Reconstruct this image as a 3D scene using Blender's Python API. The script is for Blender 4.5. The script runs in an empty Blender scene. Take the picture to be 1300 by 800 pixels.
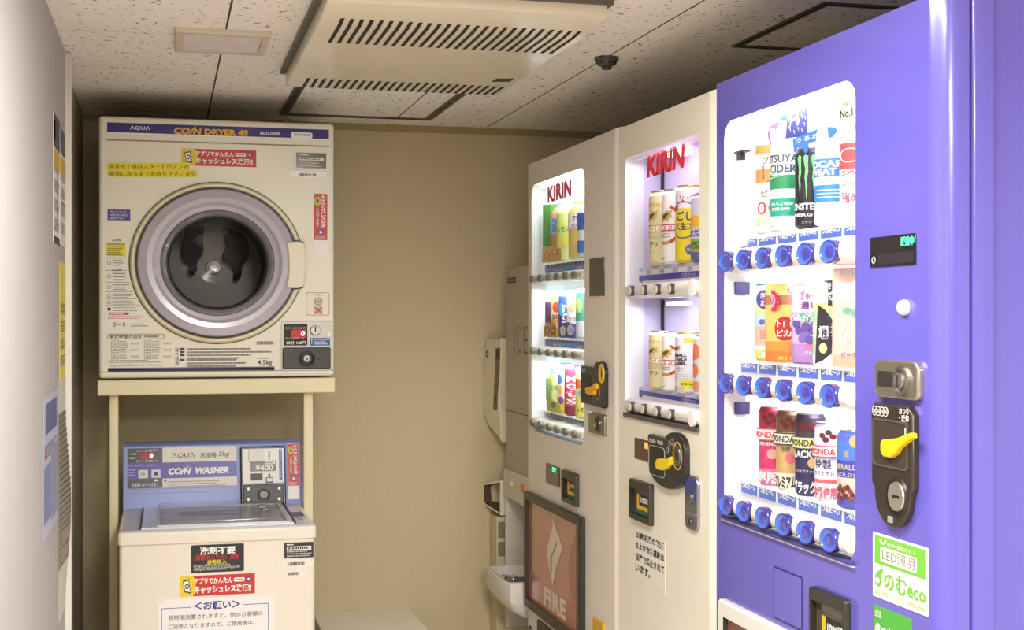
import bpy, bmesh, math, random
from mathutils import Vector
from mathutils.geometry import tessellate_polygon
random.seed(7)
S = bpy.context.scene
COL = S.collection
H = 1.40                                  # camera height above the floor
F_PX = 1720.0                             # focal length for a 1300 px wide frame
YAW = math.atan(440/1720.0)
sy, cy_ = math.sin(YAW), math.cos(YAW)

# ------------------------------------------------------------------ camera, world, light, exposure
cam = bpy.data.cameras.new('camera'); camo = bpy.data.objects.new('camera', cam); COL.objects.link(camo)
camo.location = (0, 0, H); camo.rotation_euler = (math.pi/2, 0, -YAW)
cam.sensor_width = 36.0; cam.lens = 36.0*F_PX/1300.0; cam.shift_y = 1/1300.0; cam.clip_start = .02
S.camera = camo
W = bpy.data.worlds.new('world'); S.world = W; W.use_nodes = True
W.node_tree.nodes['Background'].inputs[0].default_value = (1, .95, .88, 1)
W.node_tree.nodes['Background'].inputs[1].default_value = .05
S.view_settings.view_transform = 'Standard'; S.view_settings.look = 'None'
S.view_settings.exposure = 0.62; S.view_settings.gamma = 1.0; S.view_settings.use_curve_mapping = False

def area_light(name, loc, rot, sx, sz, power, color, parent=None):
    l = bpy.data.lights.new(name, 'AREA'); l.shape = 'RECTANGLE'; l.size = sx; l.size_y = sz
    l.energy = power; l.color = color
    o = bpy.data.objects.new(name, l); o.location = loc; o.rotation_euler = rot; COL.objects.link(o)
    if parent: o.parent = parent; o.location = Vector(loc) - parent.location
    return o
WARM = (1, .985, .945)
area_light('ceiling_lamp_light', (0.40, 1.55, H+.60), (0, 0, 0), .30, 1.2, 22, WARM)
area_light('ceiling_lamp_light', (0.50, -0.5, H+.60), (0, 0, 0), .40, 1.2, 72, WARM)

# ------------------------------------------------------------------ helpers
def rgb(r, g, b):
    f = lambda c: (c/255/12.92) if c <= 10.3 else ((c/255+.055)/1.055)**2.4
    return (f(r), f(g), f(b), 1)
_M = {}
def mat(r, g, b, rough=.45, metal=0., coat=0., emit=0., vary=0., spec=.5):
    k = (r, g, b, rough, metal, coat, emit, vary, spec)
    if k in _M: return _M[k]
    m = bpy.data.materials.new('mat_%d_%d_%d' % (r, g, b)); m.use_nodes = True
    nt = m.node_tree; p = nt.nodes['Principled BSDF']; c = rgb(r, g, b)
    p.inputs['Base Color'].default_value = c; p.inputs['Roughness'].default_value = rough
    p.inputs['Metallic'].default_value = metal; p.inputs['Coat Weight'].default_value = coat
    p.inputs['Coat Roughness'].default_value = .08
    p.inputs['Specular IOR Level'].default_value = spec
    if emit:
        p.inputs['Emission Color'].default_value = c; p.inputs['Emission Strength'].default_value = emit
    if vary:
        tc = nt.nodes.new('ShaderNodeTexCoord'); n = nt.nodes.new('ShaderNodeTexNoise')
        n.inputs['Scale'].default_value = 9; n.inputs['Detail'].default_value = 5
        nt.links.new(tc.outputs['Object'], n.inputs['Vector'])
        mx = nt.nodes.new('ShaderNodeMix'); mx.data_type = 'RGBA'
        mx.inputs['A'].default_value = tuple(x*(1-vary) for x in c[:3])+(1,)
        mx.inputs['B'].default_value = tuple(min(1, x*(1+vary)) for x in c[:3])+(1,)
        nt.links.new(n.outputs['Fac'], mx.inputs['Factor']); nt.links.new(mx.outputs['Result'], p.inputs['Base Color'])
    _M[k] = m; return m
def glass_mat(name, tint=(1, 1, 1), gloss=.08, rough=.03):
    m = bpy.data.materials.new(name); m.use_nodes = True; nt = m.node_tree; nt.nodes.clear()
    o = nt.nodes.new('ShaderNodeOutputMaterial'); mx = nt.nodes.new('ShaderNodeMixShader')
    t = nt.nodes.new('ShaderNodeBsdfTransparent'); t.inputs[0].default_value = (*tint, 1)
    g = nt.nodes.new('ShaderNodeBsdfGlossy'); g.inputs['Roughness'].default_value = rough
    fr = nt.nodes.new('ShaderNodeLayerWeight'); fr.inputs[0].default_value = .25
    mr = nt.nodes.new('ShaderNodeMapRange'); mr.inputs['To Min'].default_value = gloss*.5; mr.inputs['To Max'].default_value = gloss*4
    nt.links.new(fr.outputs['Fresnel'], mr.inputs['Value']); nt.links.new(mr.outputs[0], mx.inputs[0])
    nt.links.new(t.outputs[0], mx.inputs[1]); nt.links.new(g.outputs[0], mx.inputs[2]); nt.links.new(mx.outputs[0], o.inputs[0])
    return m

def ray(px, py):
    u = (px-650)/F_PX
    return Vector((sy+u*cy_, cy_-u*sy, (401-py)/F_PX))
class Frame:
    """A flat face in the room: origin, right, up and outward directions."""
    def __init__(s, o, U, V, N): s.o, s.U, s.V, s.N = Vector(o), Vector(U).normalized(), Vector(V).normalized(), Vector(N).normalized()
    def w(s, u, v, n=0.): return s.o + s.U*u + s.V*v + s.N*n
    def px(s, x, y, n=0.):
        """the point of the face (u, v) seen at a photograph pixel"""
        c = Vector((0, 0, H)); r = ray(x, y); t = (s.o+s.N*n-c).dot(s.N)/r.dot(s.N)
        d = c+r*t-s.o; return (d.dot(s.U), d.dot(s.V))
    def rect(s, x0, y0, x1, y1, n=0.):
        a = s.px(x0, y0, n); b = s.px(x1, y1, n); return (a[0], b[1], b[0], a[1])   # u0 v0 u1 v1

def rrect(u0, v0, u1, v1, r=0., seg=5):
    if r <= 0: return [(u0, v0), (u1, v0), (u1, v1), (u0, v1)]
    P = []
    for cx, cy, a in ((u1-r, v0+r, -90), (u1-r, v1-r, 0), (u0+r, v1-r, 90), (u0+r, v0+r, 180)):
        for k in range(seg+1):
            t = math.radians(a+90*k/seg); P.append((cx+r*math.cos(t), cy+r*math.sin(t)))
    return P
def ellipse(u, v, ru, rv, seg=32): return [(u+ru*math.cos(2*math.pi*k/seg), v+rv*math.sin(2*math.pi*k/seg)) for k in range(seg)]
def inset(P, d):
    n = len(P); out = []
    for i in range(n):
        a, b, c = Vector(P[i-1]), Vector(P[i]), Vector(P[(i+1) % n])
        e1, e2 = (b-a), (c-b)
        if e1.length < 1e-9 or e2.length < 1e-9: out.append(tuple(b)); continue
        e1.normalize(); e2.normalize(); n1, n2 = Vector((-e1.y, e1.x)), Vector((-e2.y, e2.x))
        m = n1+n2; k = max(.35, m.length_squared/2); out.append(tuple(b+m/k*d*1.0 if m.length > 1e-6 else b))
    return out

_T = {}
def text_geo(s, bold=0., shear=0.):
    k = (s, bold, shear)
    if k not in _T:
        c = bpy.data.curves.new('t', 'FONT'); c.body = s; c.resolution_u = 2; c.offset = bold; c.fill_mode = 'FRONT'; c.shear = shear
        o = bpy.data.objects.new('t', c); me = bpy.data.meshes.new_from_object(o)
        V = [(v.co.x, v.co.y) for v in me.vertices]; P = [tuple(p.vertices) for p in me.polygons]
        bpy.data.objects.remove(o); bpy.data.meshes.remove(me); bpy.data.curves.remove(c)
        xs = [v[0] for v in V] or [0, 1]; ys = [v[1] for v in V] or [0, 1]
        x0, x1, y0, y1 = min(xs), max(xs), min(ys), max(ys)
        _T[k] = ([((x-x0)/max(1e-6, x1-x0), (y-y0)/max(1e-6, y1-y0)) for x, y in V], P)
    return _T[k]

class MB:
    def __init__(s): s.v, s.f, s.m, s.mats = [], [], [], []
    def mi(s, m):
        if m not in s.mats: s.mats.append(m)
        return s.mats.index(m)
    def add(s, V, Fc, m):
        b = len(s.v); k = s.mi(m); s.v += [Vector(p) for p in V]
        for f in Fc: s.f.append([b+i for i in f]); s.m.append(k)
    def flat(s, fr, P, n, m, holes=()):
        L = [list(P)]+[list(h) for h in holes]; A = [p for l in L for p in l]
        if not holes and len(P) == 4: T = [(0, 1, 2, 3)]
        else: T = tessellate_polygon([[Vector((x, y, 0)) for x, y in l] for l in L])
        T2 = []
        for t in T:                                   # keep every face looking outward
            a, b, c = (Vector(A[i]) for i in t[:3]); T2.append(t if (b-a).cross(c-a) > 0 else tuple(reversed(t)))
        s.add([fr.w(x, y, n) for x, y in A], T2, m)
    def loft(s, fr, loops, m, closed_end=True, start_cap=False):
        """loops: list of (points, n)"""
        N = len(loops[0][0]); V = [fr.w(x, y, n) for P, n in loops for x, y in P]; Fc = []
        for k in range(len(loops)-1):
            for i in range(N):
                j = (i+1) % N; Fc.append((k*N+i, k*N+j, (k+1)*N+j, (k+1)*N+i))
        s.add(V, Fc, m)
        if closed_end: s.flat(fr, loops[-1][0], loops[-1][1], m)
        if start_cap: s.flat(fr, loops[0][0], loops[0][1], m)
    def prism(s, fr, P, n0, n1, m, bev=0., holes=(), seg=3, mtop=None, back=True):
        area = sum(P[i-1][0]*P[i][1]-P[i][0]*P[i-1][1] for i in range(len(P)))
        P = list(P) if area > 0 else list(reversed(P))
        L = [(P, n0)]
        if bev > 0:
            for k in range(seg+1):
                t = math.pi/2*k/seg; L.append((inset(P, bev*(1-math.cos(t))) if k else P, n1-bev*(1-math.sin(t))))
        else: L.append((P, n1))
        s.loft(fr, L, m, closed_end=False); s.flat(fr, L[-1][0], n1, mtop or m, holes)
        if back: s.flat(fr, P, n0, m, holes)
        for h in holes:
            k = len(h); V = [fr.w(x, y, n0) for x, y in h]+[fr.w(x, y, n1) for x, y in h]
            s.add(V, [(i, (i+1) % k, k+(i+1) % k, k+i) for i in range(k)], m)
    def lathe(s, fr, u, v, prof, m, seg=32, ru=1., rv=1.):
        """profile (radius, n) turned about the outward axis; m may be a list, one per band"""
        for q in range(len(prof)-1):
            (r0, n0), (r1, n1) = prof[q], prof[q+1]; V = []
            for r, n in ((r0, n0), (r1, n1)):
                for k in range(seg):
                    t = 2*math.pi*k/seg; V.append(fr.w(u+r*ru*math.cos(t), v+r*rv*math.sin(t), n))
            Fc = [(k, (k+1) % seg, seg+(k+1) % seg, seg+k) for k in range(seg)]
            if r1 < 1e-7: V = V[:seg]+[fr.w(u, v, n1)]; Fc = [(k, (k+1) % seg, seg) for k in range(seg)]
            s.add(V, Fc, m[q] if isinstance(m, list) else m)
    def box(s, x0, y0, z0, x1, y1, z1, m, bev=0.):
        s.prism(Frame((0, 0, 0), (1, 0, 0), (0, 1, 0), (0, 0, 1)), rrect(x0, y0, x1, y1), z0, z1, m, bev)
    def text(s, fr, t, box, n, m, bold=0., shear=0., rot=False):
        V, P = text_geo(t, bold, shear); u0, v0, u1, v1 = box
        g = (lambda x, y: (u0+(u1-u0)*y, v1-(v1-v0)*x)) if rot else (lambda x, y: (u0+(u1-u0)*x, v0+(v1-v0)*y))
        s.add([fr.w(*g(x, y), n) for x, y in V], P, m)
    def tpx(s, fr, t, x0, y0, x1, y1, n, m, bold=0., shear=0.): s.text(fr, t, fr.rect(x0, y0, x1, y1, n), n, m, bold, shear)
    def micro(s, fr, box, rows, n, m, fill=.55, dens=14):
        """print too small to read: short dashes in lines"""
        u0, v0, u1, v1 = box; h = (v1-v0)/rows
        for r in range(rows):
            yb = v1-(r+1)*h+h*.22; yt = yb+h*fill; x = u0; end = u0+(u1-u0)*random.uniform(.72, 1)
            while x < end:
                w = (u1-u0)/dens*random.uniform(.35, .9); x2 = min(x+w, end)
                s.flat(fr, rrect(x, yb, x2, yt), n, m); x = x2+(u1-u0)/dens*.22
    def vcol(s, fr, t, box, n, m, bold=0.):
        """vertical writing, one character under another"""
        u0, v0, u1, v1 = box; h = (v1-v0)/len(t)
        for i, ch in enumerate(t):
            a = (u0, v1-(i+1)*h+h*.06, u1, v1-i*h-h*.06)
            if ch == 'ー': a = (u0+(u1-u0)*.4, a[1], u0+(u1-u0)*.62, a[3]); s.flat(fr, rrect(*a), n, m); continue
            s.text(fr, ch, a, n, m, bold)
    def build(s, name, parent=None, label=None, base=None, angle=35):
        me = bpy.data.meshes.new(name); org = Vector(base) if base is not None else Vector((0, 0, 0))
        r = parent
        while r is not None: org = org+r.location; r = r.parent
        me.from_pydata([tuple(p-org) for p in s.v], [], s.f)
        for m in s.mats: me.materials.append(m)
        for p, k in zip(me.polygons, s.m): p.material_index = k; p.use_smooth = True
        me.set_sharp_from_angle(angle=math.radians(angle)); me.update()
        o = bpy.data.objects.new(name, me); COL.objects.link(o)
        if base is not None: o.location = base
        if parent: o.parent = parent
        if label: o['label'] = label
        return o
def thing(name, label, cat, loc, group=None):
    o = bpy.data.objects.new(name, None); COL.objects.link(o); o.location = loc; o.empty_display_size = .05
    o['label'] = label; o['category'] = cat
    if group: o['group'] = group
    return o
def tag(o, label, cat, group=None):
    o['label'] = label; o['category'] = cat
    if group: o['group'] = group
    return o
def struct(mb, name):
    o = mb.build(name); o['kind'] = 'structure'; return o

# ------------------------------------------------------------------ faces of the room
XF = 1.05            # fronts of the vending machines
YB = 4.355           # back wall
XL, XL2 = -.2275, -.244
ZC = H+.62
YD, YW = 3.82, 3.50  # dryer front, washer front
FR = Frame((XF, 0, 0), (0, -1, 0), (0, 0, 1), (-1, 0, 0))
FD = Frame((0, YD, 0), (1, 0, 0), (0, 0, 1), (0, -1, 0))
FW = Frame((0, YW+.006, 0), (1, 0, 0), (0, 0, 1), (0, -1, 0))
FB = Frame((0, YB, 0), (1, 0, 0), (0, 0, 1), (0, -1, 0))
FL = Frame((XL, 0, 0), (0, 1, 0), (0, 0, 1), (1, 0, 0))
FC = Frame((0, 0, ZC), (1, 0, 0), (0, -1, 0), (0, 0, -1))
FX = Frame((0, 0, 0), (1, 0, 0), (0, 1, 0), (0, 0, 1))

WHITE = mat(240, 238, 232, .4); BLACK = mat(22, 21, 22, .4); DARK = mat(48, 46, 44, .4); INK = mat(40, 38, 40, .6)
RED = mat(196, 44, 40, .4); YEL = mat(236, 220, 20, .5); CHROME = mat(150, 147, 140, .36, 1.); GREY = mat(150, 148, 144, .4)
CREAM = mat(231, 225, 207, .35, vary=.02)

# ------------------------------------------------------------------ room shell
def wall_mat(r, g, b, s=.04, scale=60, bump=.15):
    m = bpy.data.materials.new('wall_paint'); m.use_nodes = True; nt = m.node_tree; p = nt.nodes['Principled BSDF']
    c = rgb(r, g, b); tc = nt.nodes.new('ShaderNodeTexCoord'); n = nt.nodes.new('ShaderNodeTexNoise'); n.inputs['Scale'].default_value = scale
    n.inputs['Detail'].default_value = 6; mx = nt.nodes.new('ShaderNodeMix'); mx.data_type = 'RGBA'
    mx.inputs['A'].default_value = tuple(x*(1-s) for x in c[:3])+(1,); mx.inputs['B'].default_value = tuple(x*(1+s) for x in c[:3])+(1,)
    bp = nt.nodes.new('ShaderNodeBump'); bp.inputs['Strength'].default_value = bump; bp.inputs['Distance'].default_value = .002
    nt.links.new(tc.outputs['Object'], n.inputs['Vector']); nt.links.new(n.outputs['Fac'], mx.inputs['Factor'])
    nt.links.new(mx.outputs['Result'], p.inputs['Base Color']); nt.links.new(n.outputs['Fac'], bp.inputs['Height'])
    nt.links.new(bp.outputs['Normal'], p.inputs['Normal']); p.inputs['Roughness'].default_value = .75
    p.inputs['Specular IOR Level'].default_value = .25
    return m
def ceiling_mat():
    m = bpy.data.materials.new('rockwool_tiles'); m.use_nodes = True; nt = m.node_tree; p = nt.nodes['Principled BSDF']; L = nt.links.new
    tc = nt.nodes.new('ShaderNodeTexCoord')
    def math_(op, a, b=None, c=None):
        n = nt.nodes.new('ShaderNodeMath'); n.operation = op
        for i, x in enumerate((a, b, c)):
            if x is None: continue
            if isinstance(x, (int, float)): n.inputs[i].default_value = x
            else: L(x, n.inputs[i])
        return n.outputs[0]
    def noise(scale, det=2, off=0):
        mp = nt.nodes.new('ShaderNodeMapping'); mp.inputs['Location'].default_value = (off, off*2, 0); L(tc.outputs['Object'], mp.inputs['Vector'])
        n = nt.nodes.new('ShaderNodeTexNoise'); n.inputs['Scale'].default_value = scale; n.inputs['Detail'].default_value = det
        L(mp.outputs[0], n.inputs['Vector']); return n.outputs['Fac']
    a = noise(30, 2); b = noise(44, 1, 3.3); c2 = noise(36, 2, 7.1)
    line = math_('LESS_THAN', math_('ABSOLUTE', math_('SUBTRACT', a, .5)), .026)
    fleck = math_('MULTIPLY', line, math_('GREATER_THAN', b, .635))
    line2 = math_('LESS_THAN', math_('ABSOLUTE', math_('SUBTRACT', c2, .46)), .020)
    fleck = math_('MAXIMUM', fleck, math_('MULTIPLY', line2, math_('LESS_THAN', b, .365)))
    sp = nt.nodes.new('ShaderNodeSeparateXYZ'); L(tc.outputs['Object'], sp.inputs[0])
    def seam(co, start, step, w):
        fr = math_('FRACT', math_('DIVIDE', math_('ADD', math_('SUBTRACT', co, start), 40*step), step))
        return math_('LESS_THAN', math_('MINIMUM', fr, math_('SUBTRACT', 1, fr)), w/step)
    sx = seam(sp.outputs[0], .127, .898, .0022); syy = seam(sp.outputs[1], 3.08, .452, .0008)
    mx = nt.nodes.new('ShaderNodeMix'); mx.data_type = 'RGBA'; L(fleck, mx.inputs['Factor'])
    mx.inputs['A'].default_value = rgb(244, 236, 224); mx.inputs['B'].default_value = rgb(150, 124, 86)
    m2 = nt.nodes.new('ShaderNodeMix'); m2.data_type = 'RGBA'; L(math_('MAXIMUM', sx, math_('MULTIPLY', syy, .45)), m2.inputs['Factor'])
    L(mx.outputs['Result'], m2.inputs['A']); m2.inputs['B'].default_value = rgb(60, 52, 42)
    L(m2.outputs['Result'], p.inputs['Base Color']); p.inputs['Roughness'].default_value = .9
    bp = nt.nodes.new('ShaderNodeBump'); bp.inputs['Strength'].default_value = .5; bp.inputs['Distance'].default_value = .002
    L(math_('SUBTRACT', 1, fleck), bp.inputs['Height']); L(bp.outputs['Normal'], p.inputs['Normal'])
    return m
def floor_mat():
    m = wall_mat(220, 212, 200, .04, 25, .05); m.name = 'vinyl_floor'; return m
WALLB = wall_mat(200, 185, 150, .05, 70, .2); WALLL = wall_mat(176, 170, 166, .02, 40, .08); WALLR = wall_mat(205, 195, 178)
b = MB(); b.box(-1.2, -3, -.1, 2.0, 4.5, 0, floor_mat()); struct(b, 'floor')
b = MB(); b.box(-1.2, -3, ZC, 2.0, 4.5, ZC+.1, ceiling_mat()); struct(b, 'ceiling')
b = MB(); b.box(XL2-.1, YB, 0, 1.9, YB+.1, ZC, WALLB)
b.box(XL2, YB-.006, ZC-.022, 1.8, YB, ZC, mat(160, 142, 96, .6)); struct(b, 'wall_back')
b = MB(); b.box(XL-.1, -.6, 0, XL, 3.335, ZC, WALLL); struct(b, 'wall_left')
b = MB(); b.box(XL-.1, 3.375, 0, XL2, YB, ZC, wall_mat(168, 158, 138)); struct(b, 'wall_left_rear')
b = MB(); b.box(1.8, -3, 0, 1.9, YB, ZC, WALLR); struct(b, 'wall_right')
b = MB(); b.box(-1.2, -3.1, 0, 2.0, -3, ZC, WALLR); struct(b, 'wall_front')
b = MB(); b.box(-1.3, -3, 0, -1.2, -.6, ZC, WALLR); b.box(-1.2, -.7, 0, XL-.1, -.6, ZC, WALLR); struct(b, 'wall_left_front')
b = MB(); b.box(XL-.1, 3.335, 0, XL+.0135, 3.375, ZC-.002, mat(222, 218, 206, .35), .003)
b.box(XL+.0135, 3.340, 0, XL+.0145, 3.346, ZC-.115, mat(150, 146, 138, .5)); struct(b, 'trim_1')

# ------------------------------------------------------------------ ceiling fittings
FC2 = Frame((0, 0, ZC), (1, 0, 0), (0, -1, 0), (0, 0, -1))
def cxy(px, py, n=0.):
    u, v = FC.px(px, py, n); return u, -v
# ventilation grille
x0, y1 = cxy(222, 60); x1, y0 = cxy(345, 40)
t = thing('ceiling_vent', 'small square white vent grille set into the ceiling above the dryer', 'vent', ((x0+x1)/2, (y0+y1)/2, ZC))
b = MB(); o_ = rrect(x0, -y1, x1, -y0); i_ = rrect(x0+.017, -y1+.022, x1-.017, -y0-.022)
b.prism(FC, o_, 0, .012, mat(206, 194, 170, .4), .004, holes=[i_]); b.build('frame', t)
b = MB(); n = 13
for k in range(n):
    a = -y1+.022+(y1-y0-.044)*k/n; b.prism(FC, rrect(x0+.017, a, x1-.017, a+(y1-y0-.044)/n*.62), .003, .008, mat(232, 222, 216, .4))
b.flat(FC, i_, .001, mat(150, 140, 124)); b.build('louvre', t)
# air purifier hung under the ceiling
CASE = mat(220, 210, 184, .28, coat=.3); SLOT = mat(26, 18, 14, .7)
nF = .045
xl, yf = cxy(362.3, 110.5, nF); xr, _ = cxy(630, 121.5, nF)
_, yb = cxy(720, 51, nF)
FXr = Frame((xr, 0, 0), (0, 1, 0), (0, 0, 1), (1, 0, 0)); yn, zn = FXr.px(777, 21); nN = ZC-zn
yn, nN, yb = 2.525, .033, 2.69
t = thing('air_cleaner', 'wide cream air cleaner hung on the ceiling with two rows of dark slots', 'air cleaner', ((xl+xr)/2, (yf+yn)/2, ZC))
b = MB()
def ac_n(y): return nF if y >= yb else nF+(nN-nF)*(yb-y)/(yb-yn)
P = [(yn, -.001), (yf, -.001), (yf, nF-.012), (yf-.01, nF), (yb, nF), (yn+.004, nN+.002), (yn, nN)]
FS_ = Frame((0, 0, ZC), (0, 1, 0), (0, 0, -1), (1, 0, 0))
b.prism(FS_, P, xl, xr, CASE); b.build('casing', t)
b = MB(); b.box(xl-.012, yn-.012, ZC-.012, xr+.012, yf+.006, ZC-.0002, mat(92, 84, 72, .5)); b.build('mounting_frame', t)
def slots(ya, yc, n, name, xa, xb):
    b = MB(); w = (xb-xa)/n
    for k in range(n):
        a = xa+k*w; w2 = w*.42
        ys = [ya, yc] if not (ya < yb < yc) else [ya, yb, yc]
        for q in range(len(ys)-1):
            p0, p1 = ys[q], ys[q+1]
            b.add([Vector((a, p0, ZC-ac_n(p0)-.0006)), Vector((a+w2, p0, ZC-ac_n(p0)-.0006)), Vector((a+w2, p1, ZC-ac_n(p1)-.0006)), Vector((a, p1, ZC-ac_n(p1)-.0006))], [(0, 3, 2, 1)], SLOT)
    return b.build(name, t)
_, ya = cxy(440, 6.4, (nF+nN)/2); xa, yc = cxy(417.6, 54, nF); xb, _ = cxy(706, 67.6, nF)
slots(2.572, 2.855, 26, 'intake_slots', .330, .832)
xa2, ya2 = cxy(390, 99, nF); xa3, yc2 = cxy(379.5, 112.6, nF); xb2, _ = cxy(627, 121.6, nF)
slots(ya2, yf-.012, 26, 'outlet_slots', xa2, xb2+.005)
b = MB(); q = [cxy(a, c, nF) for a, c in ((624.5, 103.5), (647.5, 103.5), (652, 99.8), (630, 99.8))]
b.prism(FC, [(x, -y) for x, y in q], nF, nF+.001, BLACK); b.build('sensor_window', t)
# access hatches
def hatch(x0, y0, x1, y1, w, label):
    t = thing('access_hatch', label, 'ceiling hatch', ((x0+x1)/2, (y0+y1)/2, ZC))
    b = MB(); A = mat(96, 88, 76, .4, .6)
    b.prism(FC, rrect(x0, -y1, x1, -y0), -.001, .004, A, holes=[rrect(x0+w, -y1+w, x1-w, -y0-w)])
    b.prism(FC, rrect(x0+w*.3, -y1+w*.3, x1-w*.3, -y0-w*.3), .003, .0055, mat(54, 48, 42, .4, .4), holes=[rrect(x0+w*.65, -y1+w*.65, x1-w*.65, -y0-w*.65)])
    b.build('frame', t)
    b = MB(); b.prism(FC, rrect(x0+w, -y1+w, x1-w, -y0-w), -.001, .001, bpy.data.materials['rockwool_tiles']); b.build('panel', t)
hatch(.338, 3.56, .812, 4.205, .026, 'dark framed ceiling hatch just behind the air cleaner')
hatch(1.258, 2.437, 1.712, 2.886, .018, 'dark framed ceiling hatch above the purple vending machine')
# heat detector
x, y = cxy(770, 73)
t = thing('heat_detector', 'small dark round detector on the ceiling beside the air cleaner', 'detector', (x, y, ZC))
DET = mat(70, 66, 62, .45); b = MB()
b.lathe(FC, x, -y, [(.0, 0), (.029, .0), (.029, .006), (.026, .010), (.018, .020), (.010, .022)], DET, 28); b.build('body', t)
b = MB(); b.lathe(FC, x, -y, [(.012, .020), (.0125, .026), (.010, .029), (0, .029)], mat(52, 50, 48, .4), 20); b.build('sensor', t)
b = MB()
for k in range(8):
    a = 2*math.pi*k/8; f = Frame((x+.0228*math.cos(a), y+.0228*math.sin(a), ZC-.0150), (-math.sin(a), math.cos(a), 0), (math.cos(a)*.7, math.sin(a)*.7, .7), (math.cos(a), math.sin(a), -1))
    b.prism(f, ellipse(0, 0, .003, .003, 10), -.002, .0012, BLACK)
b.build('openings', t)

# ------------------------------------------------------------------ papers on the left wall
def wall_paper(name, label, cat, x0, yt0, x1, yb0, base, elems, n=.0015):
    u0, v1 = FL.px(x0, yt0); u1 = FL.px(x1, 400)[0]; v0 = FL.px(x0, yb0)[1]
    b = MB(); b.prism(FL, rrect(u0, v0, u1, v1), .0003, n, base)
    Wd, Hh = u1-u0, v1-v0
    for (a, c, d, e, m) in elems: b.flat(FL, rrect(u0+a*Wd, v0+c*Hh, u0+d*Wd, v0+e*Hh), n+.0003, m)
    for k in range(4): b.micro(FL, (u0+Wd*.08, v0+Hh*(.1+.15*k), u0+Wd*.92, v0+Hh*(.2+.15*k)), 5, n+.0002, mat(96, 94, 96, .6))
    o = b.build(name, base=FL.w((u0+u1)/2, v0)); tag(o, label, cat); return o
PAPER = mat(226, 224, 220, .55); DBL = mat(52, 54, 72, .5); ORG = mat(206, 160, 40, .5); PLB = mat(120, 126, 168, .5)
wall_paper('notice_sheet', 'printed notice with dark heading and orange band, upper left wall, nearer sheet', 'notice', 67, 141, 74.8, 308, PAPER,
           [(0, .74, 1, 1, DBL), (0, .58, 1, .73, ORG), (0, 0, 1, .06, DBL), (.1, .8, .3, .95, PAPER), (.55, .12, .6, .56, DBL)])
wall_paper('notice_sheet', 'white notice with red lines beside the trim, upper left wall, farther sheet', 'notice', 75.4, 160, 82.4, 310, PAPER,
           [(0, .78, .9, 1, DBL), (.0, .62, 1, .75, ORG), (.2, .35, .9, .38, RED)])
wall_paper('yellow_sheet', 'plain yellow sheet on the left wall below the upper notices', 'notice', 75, 332, 82.4, 482, mat(222, 206, 70, .5), [])
wall_paper('timetable_sheet', 'blue and white printed sheet on the lower left wall', 'notice', 54, 505, 72.6, 689, mat(178, 180, 200, .45),
           [(.15, .72, .9, .94, mat(92, 98, 150, .4)), (.05, .1, .45, .5, PLB), (.5, .06, .95, .6, mat(140, 142, 170, .4)), (.1, .55, .2, .62, RED)])
# a curling leaflet hanging next to the trim
b = MB(); u0, v1 = FL.px(74, 482); u1 = FL.px(82.3, 482)[0]; v0 = FL.px(74, 792)[1]; NS = 14; ms = [mat(150, 140, 122, .55), mat(206, 200, 188, .55)]
for q in range(NS):
    va, vb_ = v0+(v1-v0)*q/NS, v0+(v1-v0)*(q+1)/NS
    na, nb = (.002+.012*math.sin(math.pi*min(1, q/NS*1.15))**2, .002+.012*math.sin(math.pi*min(1, (q+1)/NS*1.15))**2)
    b.add([FL.w(u0, va, .0012), FL.w(u1, va, na), FL.w(u1, vb_, nb), FL.w(u0, vb_, .0012), FL.w(u0, va, .0006), FL.w(u1, va, na-.0008), FL.w(u1, vb_, nb-.0008), FL.w(u0, vb_, .0006)],
          [(0, 1, 2, 3), (7, 6, 5, 4), (1, 5, 6, 2), (0, 3, 7, 4)], ms[0] if 2 < q < 12 else ms[1])
    if 2 < q < 12:
        for k in range(3):
            f0 = (k+.3)/3; va2 = va+(vb_-va)*f0
            b.add([FL.w(u0+.01, va2, .0022), FL.w(u1-.01, va2, na+.0006), FL.w(u1-.01, va2+.004, na+.0006), FL.w(u0+.01, va2+.004, .0022)], [(0, 1, 2, 3)], mat(98, 88, 74, .6))
tag(b.build('leaflet', base=FL.w(u0, v0)), 'long curling leaflet hanging beside the white trim, lower left wall', 'leaflet')

# ------------------------------------------------------------------ low ledge against the back wall
u0, v1 = FB.px(405, 775); u1, v1 = FB.px(520.5, 772)
b = MB(); b.box(u0-.02, 3.72, 0, u1, YB, v1, mat(226, 216, 196, .4), .004)
b.box(u0-.02, 3.735, v1-.02, u1-.004, YB, v1-.0195, GREY)
tag(b.build('ledge', base=(.5*(u0+u1), 4.0, 0)), 'low cream ledge against the back wall right of the washer', 'ledge')

# ------------------------------------------------------------------ coin dryer on its stand
DX0, DX1 = -.1745, .4605; DZ0, DZ1 = H-.170, H+.541
def rp(fr, *a): return rrect(*fr.rect(*a))
t = thing('dryer_stand', 'cream metal stand carrying the coin dryer over the washer', 'stand', ((DX0+DX1)/2, 4.05, 0))
ST = mat(226, 216, 178, .35)
b = MB(); b.prism(Frame((0, YD-.004, 0), (1, 0, 0), (0, 0, 1), (0, -1, 0)), rrect(DX0-.003, H-.2155, DX1+.001, DZ0-.004), -.47, .006, ST, .004); b.build('tray', t)
for (xa, xb, ya, yc) in ((-.148, -.125, 3.85, 3.89), (.378, .404, 3.85, 3.89), (-.158, -.135, 4.24, 4.28), (.4145, .4375, 4.24, 4.28)):
    b = MB(); b.prism(FX, rrect(xa, ya, xb, yc, .003, 3), .012, H-.2150, ST, .0)
    lg = b.build('leg', t)
    b = MB(); b.prism(FX, rrect(xa-.008, ya-.008, xb+.008, yc+.008, .006, 3), 0, .013, BLACK, .002); b.build('foot', lg)

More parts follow.
